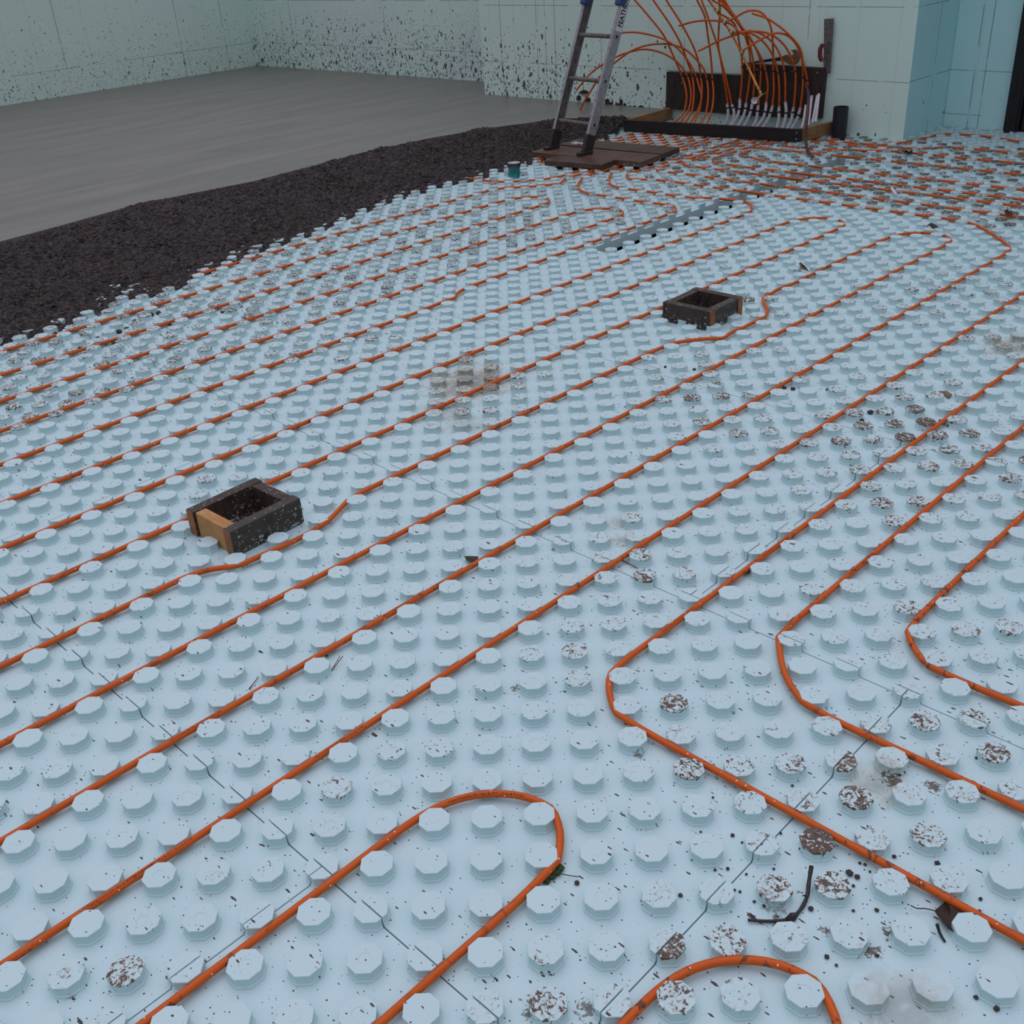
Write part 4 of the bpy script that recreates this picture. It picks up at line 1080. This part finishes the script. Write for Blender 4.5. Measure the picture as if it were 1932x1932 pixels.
# ------------------------------------------------------------------ litter on the panels
def twig(pts, r, label, z=0.006, mat='twig', taper=0.6, name='twig'):
    w = [at_z(a, q, zz) for a, q, zz in pts]
    path = smooth_path(w, 0.006)
    n = len(path)
    rad = [r * (1 - (1 - taper) * i / n) * (1 + 0.22 * noise.noise(Vector((i * 0.45, r * 900, 0)))) for i in range(n)]
    b = MB(); b.tube(path, r, 8, True, rad)
    return b, path
b, p = twig([(1531, 1634, .028), (1526, 1665, .014), (1523, 1690, .008), (1513, 1712, .005), (1500, 1727, .004), (1483, 1735, .005), (1450, 1738, .005), (1411, 1736, .006)], 0.0042, '')
for k, off in ((int(len(p) * .3), (-0.012, 0.004, 0.008)), (int(len(p) * .92), (0.004, 0.01, 0.006))):
    b.tube([p[k], p[k] + Vector(off)], 0.0022, 6, True, [0.0025, 0.0008])
k = int(len(p) * .55); b.tube([p[k] - (p[k] - p[k - 1]).normalized() * 0.012, p[k], p[k] + (p[k + 1] - p[k]).normalized() * 0.014], 0.008, 8, True, [0.003, 0.0085, 0.004])
tag(b.build('twig', M['twig']), 'bent black twig lying between muddy studs at lower right', 'twig')
b, p = twig([(1768, 1744, .02), (1773, 1760, .006), (1783, 1777, .003)], 0.003, '')
tag(b.build('twig', M['twig']), 'short black twig below the curled dead leaf', 'twig')
b, p = twig([(626, 1265, .002), (634, 1250, .012), (642, 1237, .02)], 0.0011, '')
p2 = smooth_path([at_z(626, 1265, .002), at_z(640, 1247, .010), at_z(647, 1238, .018)], .01); b.tube(p2, 0.0011, 6)
tag(b.build('pine_needle', M['straw']), 'forked red brown pine needle beside a tube in the near left floor', 'needle')
b, p = twig([(470, 1300, .004), (488, 1277, .006)], 0.0016, '')
tag(b.build('pine_needle', M['straw']), 'single brown needle beside a tube left of the near floor centre', 'needle')
b, p = twig([(1172, 1056, .003), (1203, 1072, .004)], 0.0016, '')
tag(b.build('pine_needle', M['straw']), 'dark brown needle between two muddy studs near the centre', 'needle')
def leaf(pts, z, mat, label, stem=None, curl=0.012):
    ctr = sum((at_z(a, q, z) for a, q in pts), Vector()) / len(pts)
    w = [at_z(a, q, z + curl * (0.3 + 0.7 * rnd.random())) for a, q in pts]
    n = len(w); vs = [ctr] + w + [v - Vector((0, 0, 0.0012)) for v in [ctr] + w]
    fs = [(0, 1 + i, 1 + (i + 1) % n) for i in range(n)] + [(n + 1, n + 2 + (i + 1) % n, n + 2 + i) for i in range(n)] + [(1 + i, n + 2 + i, n + 2 + (i + 1) % n, 1 + (i + 1) % n) for i in range(n)]
    b = MB(); b.add(vs, fs)
    if stem: b.tube(smooth_path([at_z(a, q, zz) for a, q, zz in stem], 0.006), 0.0011, 6)
    return tag(b.build('leaf', mat), label, 'leaf')
leaf([(1763, 1718), (1775, 1708), (1783, 1700), (1792, 1706), (1800, 1709), (1822, 1712), (1818, 1724), (1808, 1738), (1803, 1760), (1790, 1752), (1778, 1740)], 0.006, M['leaf'], 'dark dead leaf with a curled stem under the tube at lower right', [(1763, 1718, .010), (1745, 1714, .008), (1730, 1714, .010), (1718, 1708, .014)])
leaf([(876, 1049), (890, 1049), (903, 1050), (901, 1056), (890, 1058), (880, 1057)], 0.006, M['leaf'], 'small dark red leaf beside a tube near the floor centre', None, 0.008)
leaf([(1507, 497), (1511, 494), (1515, 499), (1522, 505), (1526, 512), (1520, 510), (1513, 508)], 0.024, M['leaf_tan'], 'tan curled leaf propped between studs beyond the far form box', None, 0.02)
leaf([(1770, 738), (1786, 737), (1797, 744), (1790, 751), (1781, 744)], 0.004, M['leaf_tan'], 'tan leaf lying flat between two tubes at right', None, 0.003)
leaf([(1750, 424), (1757, 420), (1766, 424), (1771, 429), (1760, 430)], 0.025, M['leaf'], 'dark leaf scrap on the far right floor before the big curve', None, 0.008)
leaf([(1894, 398), (1901, 394), (1904, 400), (1910, 396), (1907, 405), (1898, 404)], 0.026, M['leaf'], 'ragged dark leaf at the far right edge by a tube', None, 0.015)
leaf([(1702, 286), (1710, 283), (1716, 287), (1722, 282), (1721, 291), (1712, 290)], 0.026, M['leaf'], 'ragged dark leaf on a far tube below the wall corner', None, 0.015)
b = MB(); a0 = at_z(1682, 354, 0.03); a1 = at_z(1690, 368, 0.026)
board(b, a0, a1, 0.024, 0.034, 0.016, 0.002)
tag(b.build('foam_offcut', M['label_white']), 'white foam sliver leaning on a tube at far right', 'foam scrap')
def clump(p, r, seed, flat_=0.6):
    vs = []; fs = []
    nu, nv = 9, 6
    for i in range(nv + 1):
        th = math.pi * i / nv
        for j in range(nu):
            ph = 2 * math.pi * j / nu
            d = Vector((math.sin(th) * math.cos(ph), math.sin(th) * math.sin(ph), math.cos(th)))
            k = r * (1 + 0.45 * noise.noise(d * 1.7 + Vector((seed * 3.1, seed * 1.7, 0))))
            vs.append(Vector((p.x, p.y, p.z + r * flat_ * 0.8)) + Vector((d.x * k, d.y * k, d.z * k * flat_)))
    for i in range(nv):
        for j in range(nu):
            a = i * nu + j; q = i * nu + (j + 1) % nu
            fs.append((a, a + nu, q + nu, q))
    return vs, fs
CL = [(1089, 1667, 5), (1284, 1690, 4.2), (1382, 1577, 4), (1408, 1587, 2.6), (1373, 1640, 3.6), (1349, 1642, 3), (1510, 1603, 3.4), (1603, 1649, 6.5), (1617, 1656, 5.5), (1634, 1601, 3.2), (1653, 1584, 3.4), (1687, 1617, 4),
      (1632, 1632, 3), (1622, 1629, 3), (1641, 1645, 2.4), (1423, 1702, 3), (1442, 1710, 4), (1448, 1702, 3), (1473, 1573, 3), (1495, 1483, 2.8), (1505, 1473, 3), (1560, 1806, 4.5), (1578, 1822, 3), (1654, 1718, 4), (1655, 1804, 3.5),
      (1610, 1719, 3), (1530, 1716, 5), (1768, 1630, 5), (1844, 1432, 4.5), (1878, 1405, 3.5), (1752, 1374, 4), (1769, 1630, 3.4), (1705, 1458, 3.4), (1678, 1460, 5), (1696, 1463, 4), (1497, 1901, 5), (1530, 1900, 4), (1610, 1672, 3),
      (1850, 1697, 3.5), (1848, 1720, 3), (1859, 1880, 4), (1880, 1905, 5), (1841, 1883, 4), (1386, 1680, 2.6), (1396, 1683, 2.8), (1345, 1505, 2.4), (1322, 1570, 2.4), (1460, 1640, 2.6), (1408, 1650, 2.6), (1400, 1590, 2.4),
      (603, 524, 4), (695, 517, 3.5), (180, 655, 6), (150, 660, 5), (215, 650, 5), (320, 612, 4.5), (330, 605, 4), (270, 600, 6), (255, 608, 5), (285, 596, 6), (300, 592, 5), (240, 622, 5), (225, 628, 6), (260, 618, 4), (200, 632, 5), (185, 640, 4.5),
      (420, 590, 3.5), (455, 580, 3), (1480, 733, 4), (1496, 735, 4.5), (1562, 736, 4), (1642, 780, 6), (1656, 788, 4), (1690, 796, 4.5), (1735, 800, 4), (1776, 798, 6), (1790, 805, 4), (1625, 795, 5), (1310, 698, 3.4), (1255, 693, 3)]
for k, (px, py, rp) in enumerate(CL):
    p = at_z(px, py, 0.001)
    r = rp * (p - CAM).length / F * 0.95
    b = MB(); vs, fs = clump(p, r, k); b.add(vs, fs, True)
    far = py < 1000
    tag(b.build('soil_crumb', M['soil'], None, p), 'dark crumb of wet soil on the foam ' + ('beside the lumpy concrete at left' if px < 700 else ('among the muddy studs at mid right' if far else 'around the muddy studs at lower right')), 'soil crumb',
        'soil crumbs by the concrete' if px < 700 else ('soil crumbs at mid right' if far else 'soil crumbs at lower right'))
b = MB()
for k in range(9):
    p = at_z(1028 + 3.5 * k, 1664 - 2.6 * k + 3 * math.sin(k * 2.1), 0.002)
    vs, fs = clump(p, 0.006 + 0.003 * ((k * 7) % 3) / 2, k + 60); b.add(vs, fs, True)
b.tube(smooth_path([at_z(1055, 1648, .01), at_z(1075, 1652, .008), at_z(1093, 1654, .006)], .006), 0.0009, 6)
tag(b.build('moss_clump', M['moss']), 'dark green mossy scrap tucked against the nearest tube loop', 'moss')
b = MB()
for k in range(5):
    p = at_z(1402 + 3 * k, 1083 - 1.2 * k, 0.002); vs, fs = clump(p, 0.006, k + 80); b.add(vs, fs, True)
tag(b.build('moss_clump', M['moss']), 'small green moss tuft beside a tube at centre right', 'moss')
